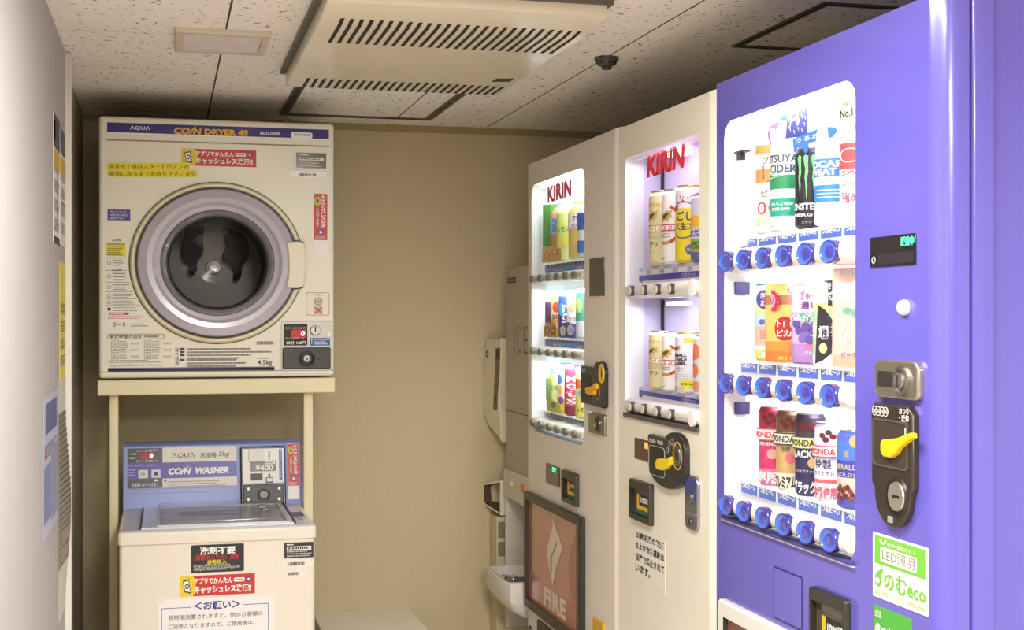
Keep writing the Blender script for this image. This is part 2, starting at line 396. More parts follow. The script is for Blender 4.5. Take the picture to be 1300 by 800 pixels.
t = thing('coin_dryer', 'cream coin dryer with big round door and dark blue title strip, on the stand', 'dryer', ((DX0+DX1)/2, 4.05, DZ0))
EC = FD.px(276.4, 334); a_ = FD.px(163.3, 334); c_ = FD.px(276.4, 231); RU = EC[0]-a_[0]; RV = c_[1]-EC[1]
hole = ellipse(EC[0], EC[1], RU*.6, RV*.6, 48)
b = MB()
OP = rrect(DX0, DZ0, DX1, DZ1, .010, 4)
b.loft(FD, [(OP, -.45), (OP, -.010), (inset(OP, .003), -.003), (inset(OP, .009), 0)], CREAM, closed_end=False)
b.flat(FD, inset(OP, .009), 0, CREAM, [hole]); b.flat(FD, OP, -.45, CREAM)
b.build('cabinet', t)
SEAM = mat(150, 140, 112, .5)
b = MB()
b.prism(FD, rp(FD, 134.5, 178, 418, 187.6), 0, .0012, CREAM, .0008)
for (q) in ((135, 176.6, 418, 187.2), ):
    u0, v0, u1, v1 = FD.rect(*q); b.flat(FD, rrect(u0, v1-.003, u1, v1), .0016, SEAM)
b.build('trim_line', t); b = MB(); u0, v0, u1, v1 = FD.rect(127, 473.0, 423, 470.5); b.flat(FD, rrect(DX0+.002, min(v0, v1), DX1-.002, min(v0, v1)+.0025), .0004, SEAM)
b.build('trim_line', t)
# door
b = MB()
b.lathe(FD, *EC, [(1.0, .0), (1.0, .002), (.988, .002)], mat(96, 82, 40, .5), 72, RU, RV)
b.lathe(FD, *EC, [(.988, .002), (.985, .010), (.965, .016), (.94, .016), (.925, .010)], mat(222, 213, 180, .35), 72, RU, RV); b.build('door_surround', t)
b = MB(); RING = mat(178, 171, 182, .25, coat=.5)
b.lathe(FD, *EC, [(.926, .009), (.918, .019), (.908, .019)], BLACK, 72, RU, RV)
b.lathe(FD, *EC, [(.908, .018), (.895, .024), (.80, .028), (.74, .027), (.70, .020), (.66, .018), (.650, .017)], RING, 72, RU, RV)
b.lathe(FD, *EC, [(.650, .017), (.640, .017)], BLACK, 72, RU, RV)
dr = b.build('door', t)
b = MB()
b.lathe(FD, *EC, [(.640, .017), (.62, .022), (.585, .014), (.565, -.002)], mat(160, 158, 170, .12, .6), 72, RU, RV)
b.lathe(FD, *EC, [(.565, -.002), (.545, -.006)], BLACK, 72, RU, RV); b.build('window_rim', dr)
b = MB(); b.lathe(FD, *EC, [(.548, -.006), (.50, -.012), (.40, -.024), (.25, -.034), (.1, -.039), (0, -.040)], glass_mat('door_glass', (.90, .90, .93), .04, .10), 56, RU, RV); b.build('door_glass', dr)
b = MB(); HP = [(364, 309), (366, 307), (380, 306.5), (387, 309), (388.5, 330), (388.3, 345), (386, 364), (378, 366), (366, 366), (363.5, 362), (366, 352), (366.5, 336), (366, 322)]
b.prism(FD, [FD.px(*p, .03) for p in HP], .012, .034, mat(228, 220, 198, .35), .004)
b.prism(FD, [FD.px(p[0]+(-2.0 if p[0] < 372 else -1), p[1]+(1.5 if p[1] > 336 else -1.5), .02) for p in HP], .012, .021, BLACK, .001); b.build('handle', dr)
# drum
b = MB(); DR = mat(92, 88, 82, .4, .5)
b.lathe(FD, *EC, [(.60, -.001), (.66, -.05), (.72, -.08), (.74, -.34), (.60, -.36), (.0, -.36)], DR, 56, RU, RV)
for k in range(9):
    b.lathe(FD, *EC, [(.739, -.10-.025*k), (.725, -.105-.025*k), (.739, -.11-.025*k)], mat(70, 66, 62, .4, .5), 48, RU, RV)
dm = b.build('drum', t)
b = MB(); b.lathe(FD, *EC, [(.10, -.358), (.09, -.346), (.03, -.345)], mat(110, 104, 98, .35, .6), 32, RU, RV)
b.lathe(FD, *EC, [(.042, -.345), (.040, -.338), (0, -.336)], mat(250, 250, 246, .3), 24, RU, RV); b.build('hub', dm)
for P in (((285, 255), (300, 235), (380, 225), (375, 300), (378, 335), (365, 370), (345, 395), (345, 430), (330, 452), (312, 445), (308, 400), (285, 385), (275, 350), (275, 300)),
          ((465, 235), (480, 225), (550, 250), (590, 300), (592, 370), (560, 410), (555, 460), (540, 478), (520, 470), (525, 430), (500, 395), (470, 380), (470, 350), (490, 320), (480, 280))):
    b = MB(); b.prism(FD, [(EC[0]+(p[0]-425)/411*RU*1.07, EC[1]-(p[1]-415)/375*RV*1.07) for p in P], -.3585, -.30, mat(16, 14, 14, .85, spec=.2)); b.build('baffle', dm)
# title strip
NAVY = mat(44, 34, 112, .4); GOLD = mat(222, 168, 40, .4)
n1 = .0012
b = MB(); u0, v0, u1, v1 = FD.rect(136, 167.2, 417.5, 165.3); zt = FD.px(136, 155.3)[1]; zb = FD.px(136, 167.6)[1]
b.prism(FD, rrect(u0, zb, u1, zt), 0, n1, NAVY, .0004); b.flat(FD, rrect(u0, zb-.0035, u1, zb), .0008, WHITE)
b.tpx(FD, 'ΛQUΛ', 165, 159.5, 190.3, 166, n1+.0004, WHITE, .012); b.tpx(FD, 'CO/N', 220.7, 161.5, 256, 171.5, n1+.0004, GOLD, .05, .12)
b.flat(FD, ellipse(*FD.px(247.2, 161.2), .0024, .0024, 12), n1+.0005, GOLD)
b.tpx(FD, 'DRYER 45', 259.8, 163.4, 315.2, 172.6, n1+.0004, GOLD, .05)
b.tpx(FD, 'HCD-GK45', 330.6, 167, 355.4, 172, n1+.0004, WHITE, .02)
q = FD.rect(369, 167.6, 396.5, 176); b.flat(FD, rrect(*q, .006), n1+.0003, WHITE); b.tpx(FD, '電気乾燥機', 373.5, 169.2, 393.5, 173.0, n1+.0006, mat(90, 90, 96))
b.build('title_strip', t, 'dark blue strip with gold lettering')
# stickers on the dryer
def red_sticker(par, fr, x0, y0, x1, y1, slope=0., n=.0012):
    b = MB(); u0, v0, u1, v1 = fr.rect(x0, y0, x1, y1, n); w, h = u1-u0, v1-v0; g = lambda a, c: (u0+a*w, v0+c*h)
    bx = lambda a, c, d, e: (u0+a*w, v0+c*h, u0+d*w, v0+e*h)
    b.prism(fr, rrect(u0-.0012, v0-.0012, u1+.0012, v1+.0012), 0, n-.0004, WHITE); b.prism(fr, rrect(u0, v0, u1, v1), 0, n, RED)
    b.flat(fr, [g(0, 0), g(.17, 0), g(.215, .22), g(.205, .8), g(.17, 1), g(0, 1)], n+.0003, mat(226, 196, 30, .45))
    b.flat(fr, [g(.06, .22), g(.145, .14), g(.12, .86), g(.04, .78)], n+.0006, DARK)
    b.flat(fr, [g(.07, .28), g(.135, .22), g(.112, .78), g(.052, .72)], n+.0008, WHITE)
    b.flat(fr, ellipse(*g(.095, .5), w*.026, h*.14, 16), n+.001, mat(60, 70, 110)); b.flat(fr, ellipse(*g(.095, .5), w*.013, h*.07, 12), n+.0012, WHITE)
    b.text(fr, 'アプリでかんたん', bx(.19, .58, .70, .88), n+.0005, WHITE, .03); b.text(fr, 'キャッシュレス決済!!', bx(.19, .12, .95, .50), n+.0005, WHITE, .04)
    b.flat(fr, rrect(*bx(.715, .62, .86, .82), h*.08), n+.0005, WHITE); b.micro(fr, bx(.73, .66, .85, .78), 1, n+.0007, RED, .6, 7)
    b.flat(fr, ellipse(*g(.915, .72), w*.03, h*.15, 16), n+.0005, mat(60, 66, 150)); b.text(fr, 'e', bx(.90, .65, .93, .79), n+.0007, WHITE, .03)
    return b.build('sticker', par, 'red and yellow cashless payment sticker')
red_sticker(t, FD, 230.2, 188.4, 325.4, 212.4)
n = .0018; ca, sa = math.cos(.024), math.sin(.024); o_ = FD.px(136.2, 210)
FDt = Frame(FD.w(o_[0], o_[1], 0), (ca, 0, sa), (-sa, 0, ca), (0, -1, 0)); b = MB()
for q in ((136.2, 206.6, 241.5, 215.6), (136.8, 215.6, 251, 224.8)): b.prism(FDt, rrect(*FDt.rect(*q, n)), 0, n, YEL)
b.tpx(FDt, '決済完了後はスタートボタンの', 137.4, 208.2, 239.5, 214.2, n+.0004, INK); b.tpx(FDt, '画面に戻るまでお待ち下さいませ', 139, 217.4, 248.8, 223.6, n+.0004, INK)
b.build('label_tape', t, 'yellow label tape in two lines')
b = MB(); b.prism(FD, rp(FD, 136.6, 265.8, 165.5, 280), 0, .0012, mat(66, 56, 140, .4))
for i, s in enumerate(('ランドリーの', '領収書は発行', '出来ません')): b.tpx(FD, s, 140, 267.5+4*i, (160, 162.3, 158)[i], 270.6+4*i, .0016, WHITE)
b.build('sticker', t, 'small blue receipt sticker')
b = MB(); b.prism(FD, rp(FD, 376, 193.8, 414, 214), 0, .0012, mat(74, 70, 64, .22, .5))
b.flat(FD, rp(FD, 379, 200, 411, 204.3), .0015, mat(232, 228, 218)); b.micro(FD, FD.rect(381, 195, 395, 198), 1, .0016, WHITE); b.micro(FD, FD.rect(381, 205.5, 411, 212.5), 3, .0016, mat(200, 196, 190)); b.micro(FD, FD.rect(381, 200.8, 409, 203.6), 1, .0018, DARK, .7, 8)
b.build('plate', t, 'small dark maker plate')
b = MB(); b.prism(FD, rp(FD, 367.8, 216.8, 414.5, 225.5), 0, .0011, mat(234, 232, 232, .3)); u0, v0, u1, v1 = FD.rect(380, 220, 403, 223.8)
for k in range(16):
    a = u0+(u1-u0)*k/16; b.flat(FD, rrect(a, v0, a+(u1-u0)/16*random.choice((.35, .6, .75)), v1), .0014, BLACK)
b.build('barcode_label', t, 'white barcode label')
def tall_sticker(par, fr, x0, y0, x1, y1, n=.0012):
    b = MB(); u0, v0, u1, v1 = fr.rect(x0, y0, x1, y1, n); w, h = u1-u0, v1-v0; g = lambda a, c: (u0+a*w, v0+c*h); bx = lambda a, c, d, e: (u0+a*w, v0+c*h, u0+d*w, v0+e*h)
    b.prism(fr, rrect(u0-.001, v0-h*.32, u1+.001, v1+.001), 0, n-.0004, mat(236, 232, 226, .4)); b.prism(fr, rrect(u0, v0, u1, v1), 0, n, RED)
    b.flat(fr, ellipse(*g(.27, .84), w*.27, h*.10, 18), n+.0003, mat(206, 180, 60)); b.flat(fr, ellipse(*g(.27, .84), w*.12, h*.045, 12), n+.0005, mat(90, 110, 90))
    b.vcol(fr, 'キャッシュレス決済', bx(.52, .27, .88, .97), n+.0005, WHITE, .03); b.vcol(fr, 'ご利用できます', bx(.16, .28, .38, .70), n+.0005, WHITE)
    b.flat(fr, ellipse(*g(.5, .17), w*.2, h*.06, 16), n+.0005, mat(90, 96, 170)); b.flat(fr, ellipse(*g(.5, .17), w*.1, h*.03, 12), n+.0007, WHITE)
    b.micro(fr, bx(.1, .01, .9, .09), 2, n+.0005, mat(230, 190, 180)); return b.build('sticker', par, 'tall red payment sticker')
tall_sticker(t, FD, 398.6, 246, 415.6, 305)
# warning print at the left
b = MB(); LG = mat(232, 228, 214, .4); u0, v0, u1, v1 = FD.rect(134.5, 302, 160.5, 416); TX = mat(104, 100, 96, .6); TD = mat(62, 60, 62, .6)
pan = [FD.px(*p) for p in ((134.2, 303), (160.5, 303), (161, 352), (166, 368), (176, 388), (184, 398), (192, 413), (192, 418), (134.2, 417))]
b.prism(FD, pan, 0, .0008, LG)
b.tpx(FD, '△警告', 142, 303.2, 153.5, 306.6, .0012, TD, .02); b.prism(FD, rp(FD, 135, 307.5, 159.8, 325.6), 0, .0011, mat(228, 216, 20, .5)); b.micro(FD, FD.rect(136, 308.5, 158.5, 325), 6, .0014, mat(80, 76, 10), .45)
b.micro(FD, FD.rect(136, 326.4, 153, 328.6), 1, .0012, RED)
for (ya, yc, xr_) in ((329, 338, 158), (345, 357, 160), (360, 369, 164), (372, 379, 168), (381, 387, 172), (389.5, 395.5, 178)):
    b.micro(FD, FD.rect(143, ya, xr_, yc), 3, .0012, TX, .4, 12); c0 = FD.px(138.5, (ya+yc)/2); b.flat(FD, ellipse(*c0, .005, .005, 16), .0012, TX); b.flat(FD, ellipse(*c0, .0037, .0037, 14), .0014, LG if ya < 389 else TD)
    u, v, u2, v2 = FD.rect(135, ya-2, xr_+1, ya-1.7); b.flat(FD, rrect(u, v2-.0012, u2, v2), .0012, TX)
b.tpx(FD, '△注意', 142, 340.8, 153.5, 344.4, .0012, TD, .02)
b.prism(FD, rrect(*FD.rect(138.5, 396.8, 163.8, 399.8), .003), 0, .0012, mat(188, 40, 44, .5)); b.micro(FD, FD.rect(140, 397.3, 162.5, 399.3), 1, .0016, WHITE, .7, 10)
b.micro(FD, FD.rect(137, 400.5, 185, 405.5), 2, .0012, mat(206, 110, 110), .45, 22)
b.tpx(FD, '0', 143.5, 409.2, 147.2, 415, .0012, TD); b.flat(FD, rp(FD, 149, 411.6, 153.5, 412.6), .0012, TD); b.tpx(FD, '0', 155.5, 409.2, 159, 415, .0012, TD); b.micro(FD, FD.rect(166, 410, 188, 415), 2, .0012, TX, .45)
b.build('warning_label', t, 'white warning label with yellow block')
# instructions along the bottom
b = MB(); q = FD.rect(136, 424, 209, 430.4); b.flat(FD, rrect(*q, .006), .0006, TD); b.flat(FD, rrect(q[0]+.0012, q[1]+.0012, q[2]-.0012, q[3]-.0012, .005), .0008, mat(226, 218, 198, .4))
b.tpx(FD, '乾燥時間の目安', 139.8, 425, 180, 429.6, .0011, TD, .02); b.micro(FD, FD.rect(183, 425.6, 206, 429), 1, .0011, TX, .7)
for (xa) in (136.5, 178):
    for r in range(3):
        y_ = 432.5+8.2*r; q = FD.rect(xa+5, y_, xa+14, y_+7.2); b.flat(FD, rrect(*q), .0005, TX); b.flat(FD, rrect(q[0]+.001, q[1]+.001, q[2]-.001, q[3]-.001), .0007, mat(226, 218, 198, .4)); b.micro(FD, FD.rect(xa+7, y_+2, xa+12, y_+5.5), 2, .0009, TX)
        b.micro(FD, FD.rect(xa+15, y_, xa+26, y_+7), 4, .0006, TX, .4, 5); b.tpx(FD, '約30分', xa+29.5, y_+2.2, xa+40, y_+5, .0006, TX)
b.tpx(FD, '4.5kg以上の洗濯物を入れないでください。', 138, 462.6, 206.5, 465.4, .0006, TD); b.micro(FD, FD.rect(138, 456.6, 205, 460.6), 2, .0006, TX, .4, 30)
b.vcol(FD, '操作順序', FD.rect(222.2, 441.5, 227.2, 464.5), .0006, TD)
for i, (y_, xe) in enumerate(((441.6, 335), (445.6, 347), (449.5, 332), (453.4, 305), (455.6, 302), (459.8, 320), (463.2, 318))):
    if i in (0, 1, 2, 4): b.flat(FD, rp(FD, 228.6, y_, 232.4, y_+2.8), .0006, mat(50, 44, 86)); b.flat(FD, [FD.px(232.4, y_), FD.px(235, y_+1.4), FD.px(232.4, y_+2.8)], .0006, mat(50, 44, 86))
    b.micro(FD, FD.rect(237, y_, xe, y_+2.9), 1, .0006, TX, .6, 46)
b.tpx(FD, '4.5kg', 327, 457.2, 345.5, 464.8, .0006, mat(66, 64, 62), .02); b.micro(FD, FD.rect(328, 453.8, 343, 456), 1, .0006, TX)
b.micro(FD, FD.rect(326, 433, 350, 438), 2, .0006, TD, .6, 8)
b.flat(FD, rp(FD, 137, 467.2, 348.5, 468.0), .0006, mat(90, 90, 130)); b.flat(FD, rp(FD, 137, 468.8, 348.5, 470.2), .0006, mat(40, 38, 44)); b.build('instruction_print', t)
# coin sticker
b = MB(); q = FD.rect(388.2, 371.3, 418.2, 400.5); b.prism(FD, rrect(*q, .006), 0, .0006, mat(200, 70, 60, .5)); b.prism(FD, rrect(q[0]+.0016, q[1]+.0016, q[2]-.0016, q[3]-.0016, .005), 0, .0010, mat(230, 222, 204, .4))
b.tpx(FD, 'Only', 399.5, 373, 408, 376.2, .0014, mat(200, 70, 60), .02); c0 = FD.px(404, 383); b.flat(FD, ellipse(*c0, .0122, .0118, 24), .0013, mat(160, 156, 150, .4)); b.flat(FD, ellipse(*c0, .0085, .008, 24), .0015, mat(196, 190, 182, .4)); b.tpx(FD, '100', 400.5, 381, 407.5, 385, .0018, mat(120, 116, 112))
q = FD.rect(398.8, 389.5, 409.2, 398.6); b.flat(FD, rrect(*q), .0013, mat(196, 170, 150))
for s_ in (0, 1):
    a, c = ((q[0], q[1]), (q[2], q[3])) if s_ else ((q[0], q[3]), (q[2], q[1])); d = (Vector(c)-Vector(a)).normalized(); p = Vector((-d.y, d.x))*.0014
    b.flat(FD, [tuple(Vector(a)+p), tuple(Vector(a)-p), tuple(Vector(c)-p), tuple(Vector(c)+p)], .0016, mat(190, 60, 50))
b.build('sticker', t, 'coins only sticker with red outline')
# coin panel
b = MB(); b.prism(FD, rrect(*FD.rect(356.8, 408.3, 421.5, 470.2), .006), 0, .003, mat(188, 184, 178, .35, .3), .001); cp = b.build('coin_panel', t)
b = MB(); b.prism(FD, rrect(*FD.rect(360, 411.3, 390, 438.6), .003), .003, .0045, mat(24, 20, 22, .2)); b.flat(FD, rp(FD, 370, 418.7, 388.5, 429), .0048, mat(150, 0, 24, .4, emit=.5))
b.tpx(FD, '0', 382, 420.2, 387, 426.4, .0052, mat(255, 240, 240, .4, emit=1.5), .02, .1); b.tpx(FD, 'ただいまの金額 円', 362.5, 415, 388, 418, .0049, mat(200, 196, 190)); b.tpx(FD, '残り時間 分', 362.5, 428.5, 386, 430.6, .0049, mat(200, 196, 190))
b.tpx(FD, '30分 100円', 363.5, 433, 388.3, 437.4, .0049, WHITE, .02); b.build('display', cp, 'black display with red zero')
b = MB(); c0 = FD.px(400, 419.3); b.lathe(FD, *c0, [(.0145, .003), (.0145, .009), (.0125, .011), (0, .011)], mat(180, 176, 168, .25, .9), 24); b.prism(FD, rrect(c0[0]-.0022, c0[1]-.004, c0[0]+.0018, c0[1]+.0105), .0110, .0116, BLACK); b.build('coin_slot', cp, 'silver round coin slot')
b = MB(); b.lathe(FD, *FD.px(417.3, 424.8), [(.0055, .003), (.005, .006), (0, .007)], mat(244, 240, 226, .4), 16); b.build('button', cp, 'small white button')
b = MB(); b.prism(FD, rp(FD, 393.2, 429.2, 418.7, 438.6), .003, .004, mat(30, 84, 150, .4)); b.tpx(FD, '100円硬貨専用', 398.5, 430.2, 417.8, 432.4, .0044, WHITE); b.micro(FD, FD.rect(398.5, 433, 417.5, 437.8), 2, .0044, mat(200, 214, 232)); b.tpx(FD, '!', 395.2, 430.2, 396.4, 436.8, .0044, WHITE); b.build('sticker', cp, 'blue coin sticker')
b = MB(); b.prism(FD, rrect(*FD.rect(358.5, 441.3, 419.3, 468), .005), .003, .012, mat(58, 55, 52, .4), .003)
c0 = FD.px(389, 455.2); b.lathe(FD, *c0, [(.0225, .012), (.0225, .015), (.016, .017), (.015, .013), (.0095, .013)], mat(30, 29, 28, .35), 28); b.lathe(FD, *c0, [(.0095, .013), (.009, .017), (0, .0175)], CHROME, 24)
b.prism(FD, ellipse(*c0, .003, .003, 12), .0174, .0179, BLACK)
for dx in (-.033, .033): b.prism(FD, ellipse(c0[0]+dx, c0[1], .0035, .0035, 12), .012, .0125, BLACK)
b.build('cash_box_lock', cp, 'dark cash box cover with lock')

# ------------------------------------------------------------------ coin washer
WX0, WX1 = -.1150, .3766; WZ = H-.5395
WB = mat(226, 218, 202, .35, vary=.015); WT = mat(176, 174, 186, .35); WBL = mat(134, 150, 208, .35)
t = thing('coin_washer', 'cream top-loading coin washer with blue console under the dryer', 'washer', ((WX0+WX1)/2, 3.8, 0))
b = MB(); b.prism(FX, rrect(WX0+.003, YW+.006, WX1-.003, 4.05, .012, 4), .03, WZ-.0325, WB); b.build('cabinet', t)
for (xx, yy) in ((WX0+.05, YW+.05), (WX1-.05, YW+.05), (WX0+.05, 4.0), (WX1-.05, 4.0)):
    b = MB(); b.prism(FX, ellipse(xx, yy, .022, .022, 16), 0, .031, BLACK); b.build('foot', t)
b = MB(); b.prism(FX, rrect(WX0, YW, WX1, 4.05, .012, 4), WZ-.0315, WZ, WB, .007, seg=4)
u0, u1 = WX0+.012, WX1-.012; b.prism(FX, rrect(u0, YW+.018, u1, 3.925, .004), WZ-.001, WZ+.0012, mat(192, 190, 202, .3)); b.build('top_cover', t)
FT = Frame((0, 0, WZ), (1, 0, 0), (0, 1, 0), (0, 0, 1))
a = FT.px(179.5, 671.5); c = FT.px(372, 648)
lx0, ly0, lx1 = a[0], YW+.030, FT.px(366, 664)[0]; ly1 = 3.90
LID = glass_mat('lid_acrylic', (.97, .97, .98), .10, .15)
b = MB(); b.prism(FX, rrect(lx0, ly0, lx1+.012, ly1), WZ+.0012, WZ+.006, mat(216, 214, 222, .2, coat=.4), .002)
b.prism(FX, rrect(lx0-.003, ly0, lx0, ly1), WZ+.001, WZ+.008, BLACK); b.prism(FX, rrect(lx1+.012, ly0, lx1+.017, ly1), WZ+.001, WZ+.008, DARK); ld = b.build('lid', t)
ax = FT.px(201, 667)[0]
b = MB(); b.prism(FX, rrect(ax, ly0+.006, lx1, ly1-.02, .012, 4), WZ+.006, WZ+.022, LID, .006, holes=[])
b.prism(FX, rrect(ax-.006, ly0+.002, lx1+.004, ly1-.016, .014, 4), WZ+.0062, WZ+.010, mat(214, 212, 218, .25), .001, holes=[rrect(ax+.004, ly0+.012, lx1-.006, ly1-.026, .01, 4)])
b.build('lid_window', ld, 'clear lid window')
kx, ky = FT.px(334, 655); b = MB(); b.prism(FX, rrect(kx-.013, ky-.045, kx+.012, ky+.03, .010, 4), WZ+.022, WZ+.028, glass_mat('handle_acrylic', (.9, .9, .92), .45, .1), .006); b.build('lid_handle', ld, 'clear lid handle')
b = MB(); b.micro(FT, (ax+.05, ly0+.17, lx1-.12, ly1-.1), 3, .0068, mat(120, 118, 130), .5, 24); b.build('lid_print', ld)
q0 = FT.px(371.5, 656.5); q1 = FT.px(390, 650.5); b = MB(); b.prism(FX, rrect(lx1+.02, q0[1], WX1-.014, q1[1]), WZ+.001, WZ+.0022, mat(84, 76, 120, .4)); b.prism(FX, rrect(lx1+.024, YW+.06, WX1-.02, q0[1]-.01), WZ+.001, WZ+.0016, mat(206, 204, 210, .4)); b.micro(FT, (lx1+.026, YW+.065, WX1-.022, q0[1]-.015), 3, .0021, DARK, .4, 6); b.build('sticker', t, 'small label beside the lid')
# console
AN = math.radians(13); CB = H-.545
FK = Frame((0, 3.925, CB), (1, 0, 0), (0, math.sin(AN), math.cos(AN)), (0, -math.cos(AN), math.sin(AN)))
kt = FK.px(156, 566)[1]
sidep = [(3.925, CB), (4.055, CB), (4.055, CB+kt*math.cos(AN)+.002), (3.925+kt*math.sin(AN)+.01, CB+kt*math.cos(AN)+.002), (3.925+kt*math.sin(AN), CB+kt*math.cos(AN)-.004)]
b = MB(); b.prism(Frame((0, 0, 0), (0, 1, 0), (0, 0, 1), (1, 0, 0)), sidep, WX0+.001, WX1+.004, WBL, .004)
for py in (622.5, 627.5): u, v = FK.px(165, py); b.flat(FK, rrect(WX0+.02, v, FK.px(300, 620)[0], v+.0014), .0004, mat(112, 128, 190, .4))
b.build('console', t, 'pale blue console')
con = [o for o in t.children if o.name.startswith("console")][0]
e = .0012
b = MB(); WP = mat(222, 216, 204, .4); IND = mat(74, 62, 158, .35)
uL, uM, uR = FK.px(162.1, 590)[0], FK.px(206.3, 590)[0], FK.px(300.5, 590)[0]
vt = FK.px(162.1, 569.7)[1]; v1_ = FK.px(162.1, 588.6)[1]; v2_ = FK.px(206, 607.8)[1]; v3_ = FK.px(162, 620.6)[1]
b.prism(FK, rrect(uL, v1_, uM, vt), 0, e, mat(40, 36, 40, .3)); b.prism(FK, rrect(uM, v1_, uR, vt), 0, e, WP); b.prism(FK, rrect(uL, v2_, uR, v1_), 0, e, IND)
b.prism(FK, rrect(uL, v3_, uM, v2_), 0, e, mat(40, 36, 40, .3)); b.prism(FK, rrect(uM, v3_, uR, v2_), 0, e, WP)
b.tpx(FK, 'ΛQUΛ', 218, 575.3, 247.4, 581.6, e+.0004, INK); b.tpx(FK, '洗濯機', 254, 574.8, 274.7, 580.8, e+.0004, INK); b.tpx(FK, '5kg', 277.3, 573.6, 291.5, 580.6, e+.0004, INK, 0, .2)
b.tpx(FK, 'CO/N', 213.6, 594.4, 243, 602.2, e+.0004, WHITE, .05, .25); b.flat(FK, ellipse(*FK.px(238.3, 592.6), .002, .002, 10), e+.0004, WHITE); b.tpx(FK, 'WASHER', 248, 593.6, 291, 600.8, e+.0004, WHITE, .05, .25)
b.tpx(FK, 'ただいまの金額 円', 173.6, 570.8, 201, 573.6, e+.0004, mat(206, 202, 196)); b.tpx(FK, '残り時間 分', 173, 584.2, 201, 586.8, e+.0004, mat(206, 202, 196)); b.flat(FK, ellipse(*FK.px(166, 576.8), .0024, .0024, 10), e+.0004, mat(170, 190, 60)); b.micro(FK, FK.rect(169.5, 575.5, 173.5, 578), 1, e+.0004, WHITE, .7, 2); b.micro(FK, FK.rect(164.5, 580.8, 172.5, 583), 1, e+.0004, WHITE, .7, 4)
b.tpx(FK, '洗濯槽シャワーボタン', 167, 613.6, 201.6, 618.4, e+.0004, WHITE); b.flat(FK, [FK.px(195, 611.2), FK.px(200.5, 611.2), FK.px(197.8, 608)], e+.0006, WHITE)
b.tpx(FK, '洗い', 162.8, 590.4, 168.5, 592.6, e+.0004, mat(214, 208, 236)); b.tpx(FK, '▶すすぎ', 172, 589.8, 182.2, 592.4, e+.0004, mat(214, 208, 236)); b.tpx(FK, '▶脱水', 186.5, 589.6, 196.5, 592, e+.0004, mat(214, 208, 236)); b.micro(FK, FK.rect(163.2, 595, 172.5, 604.5), 3, e+.0004, mat(190, 184, 224), .35, 4)
b.micro(FK, FK.rect(214, 610.4, 292, 617), 3, e+.0004, mat(140, 134, 124), .4, 34); b.flat(FK, rp(FK, 208.4, 609.4, 211, 612.2), e+.0004, IND)
b.build('control_panel', con, 'black, white and indigo control panel')
b = MB(); b.prism(FK, rp(FK, 178.4, 575.2, 194.8, 583.2), e, .0018, mat(120, 4, 22, .4, emit=.5)); b.tpx(FK, '0', 190, 575.8, 194.2, 581.8, .0022, mat(255, 235, 238, .4, emit=1.5), .03, .1); b.build('display', con, 'red lit display')
for q in ((175.3, 596.9, 187.8, 607.6), (192.1, 596.5, 203.9, 607)):
    b = MB(); b.prism(FK, rrect(*FK.rect(*q), .002), e, .004, mat(214, 210, 212, .35), .001); g = FK.rect(q[0]+3.5, q[1]+3, q[2]-3.5, q[3]-3); b.flat(FK, rrect(*g, .001), .0043, mat(180, 172, 140) if q[0] < 180 else DARK); b.build('button', con, 'white square button')
b = MB(); q = FK.rect(304.8, 567.8, 363, 643.2); b.prism(FK, rrect(*q, .006), 0, .012, mat(26, 24, 44, .35), .003); cb = b.build('coin_box', con, 'black coin box frame')
z1 = .0135
b = MB(); b.prism(FK, rrect(*FK.rect(307.4, 570, 361.2, 612.8, z1), .003), .012, z1, mat(226, 222, 214, .35), .0008); b.prism(FK, rrect(*FK.rect(315.5, 571.2, 334, 586.5, z1), .003), z1, z1+.004, mat(214, 210, 202, .35), .001)
b.prism(FK, rp(FK, 318, 585.6, 350.6, 598, z1), z1, z1+.0008, mat(128, 124, 122, .4)); b.tpx(FK, '¥400', 324, 590.2, 346.5, 597.2, z1+.0014, WHITE, .015); b.flat(FK, rp(FK, 336, 586.2, 349, 589.2, z1), z1+.0012, WHITE); b.micro(FK, FK.rect(337, 586.8, 348, 588.8, z1), 1, z1+.0015, DARK, .7, 6)
b.prism(FK, rp(FK, 340.8, 572.8, 342.6, 583, z1), z1, z1+.0006, BLACK); b.prism(FK, rrect(*FK.rect(318.2, 601.4, 333.4, 609.8, z1), .001), z1, z1+.001, BLACK, .0005); b.prism(FK, rp(FK, 337.5, 606.5, 346.5, 612.5, z1), z1, z1+.006, mat(96, 96, 90, .3, .7), .002); b.prism(FK, rp(FK, 341, 601.8, 343, 607, z1), z1, z1+.004, BLACK)
b.prism(FK, rp(FK, 354, 570.5, 358.4, 609, z1), z1, z1+.0008, mat(64, 54, 150, .4)); b.vcol(FK, '硬貨投入口専用', FK.rect(354.8, 571.5, 357.6, 608, z1), z1+.0012, mat(214, 210, 230)); b.build('coin_plate', con, 'white coin plate with grey price')
b = MB(); b.prism(FK, rrect(*FK.rect(308, 615, 361.4, 641.8, z1), .004), .012, z1, mat(206, 202, 196, .4)); b.prism(FK, rrect(*FK.rect(308.8, 615.8, 360.6, 641, z1), .004), z1, z1+.004, mat(34, 33, 32, .4), .002)
c0 = FK.px(334.8, 628.4, z1); b.lathe(FK, *c0, [(.0185, z1+.004), (.018, z1+.007), (.014, z1+.0075), (.0125, z1+.0045), (.0112, z1+.0045)], BLACK, 28); b.lathe(FK, *c0, [(.0112, z1+.0045), (.011, z1+.008), (.004, z1+.0085), (.0038, z1+.007), (0, z1+.007)], mat(150, 147, 140, .55, .4), 24)
for p in ((315.3, 621.4), (354.4, 620.6), (315.3, 635.2), (354.2, 633.9)): b.lathe(FK, *FK.px(*p, z1), [(.005, z1+.004), (.0045, z1+.0058), (0, z1+.0066)], CHROME, 16)
b.build('cash_box_lock', con, 'black cash box cover with four screws')
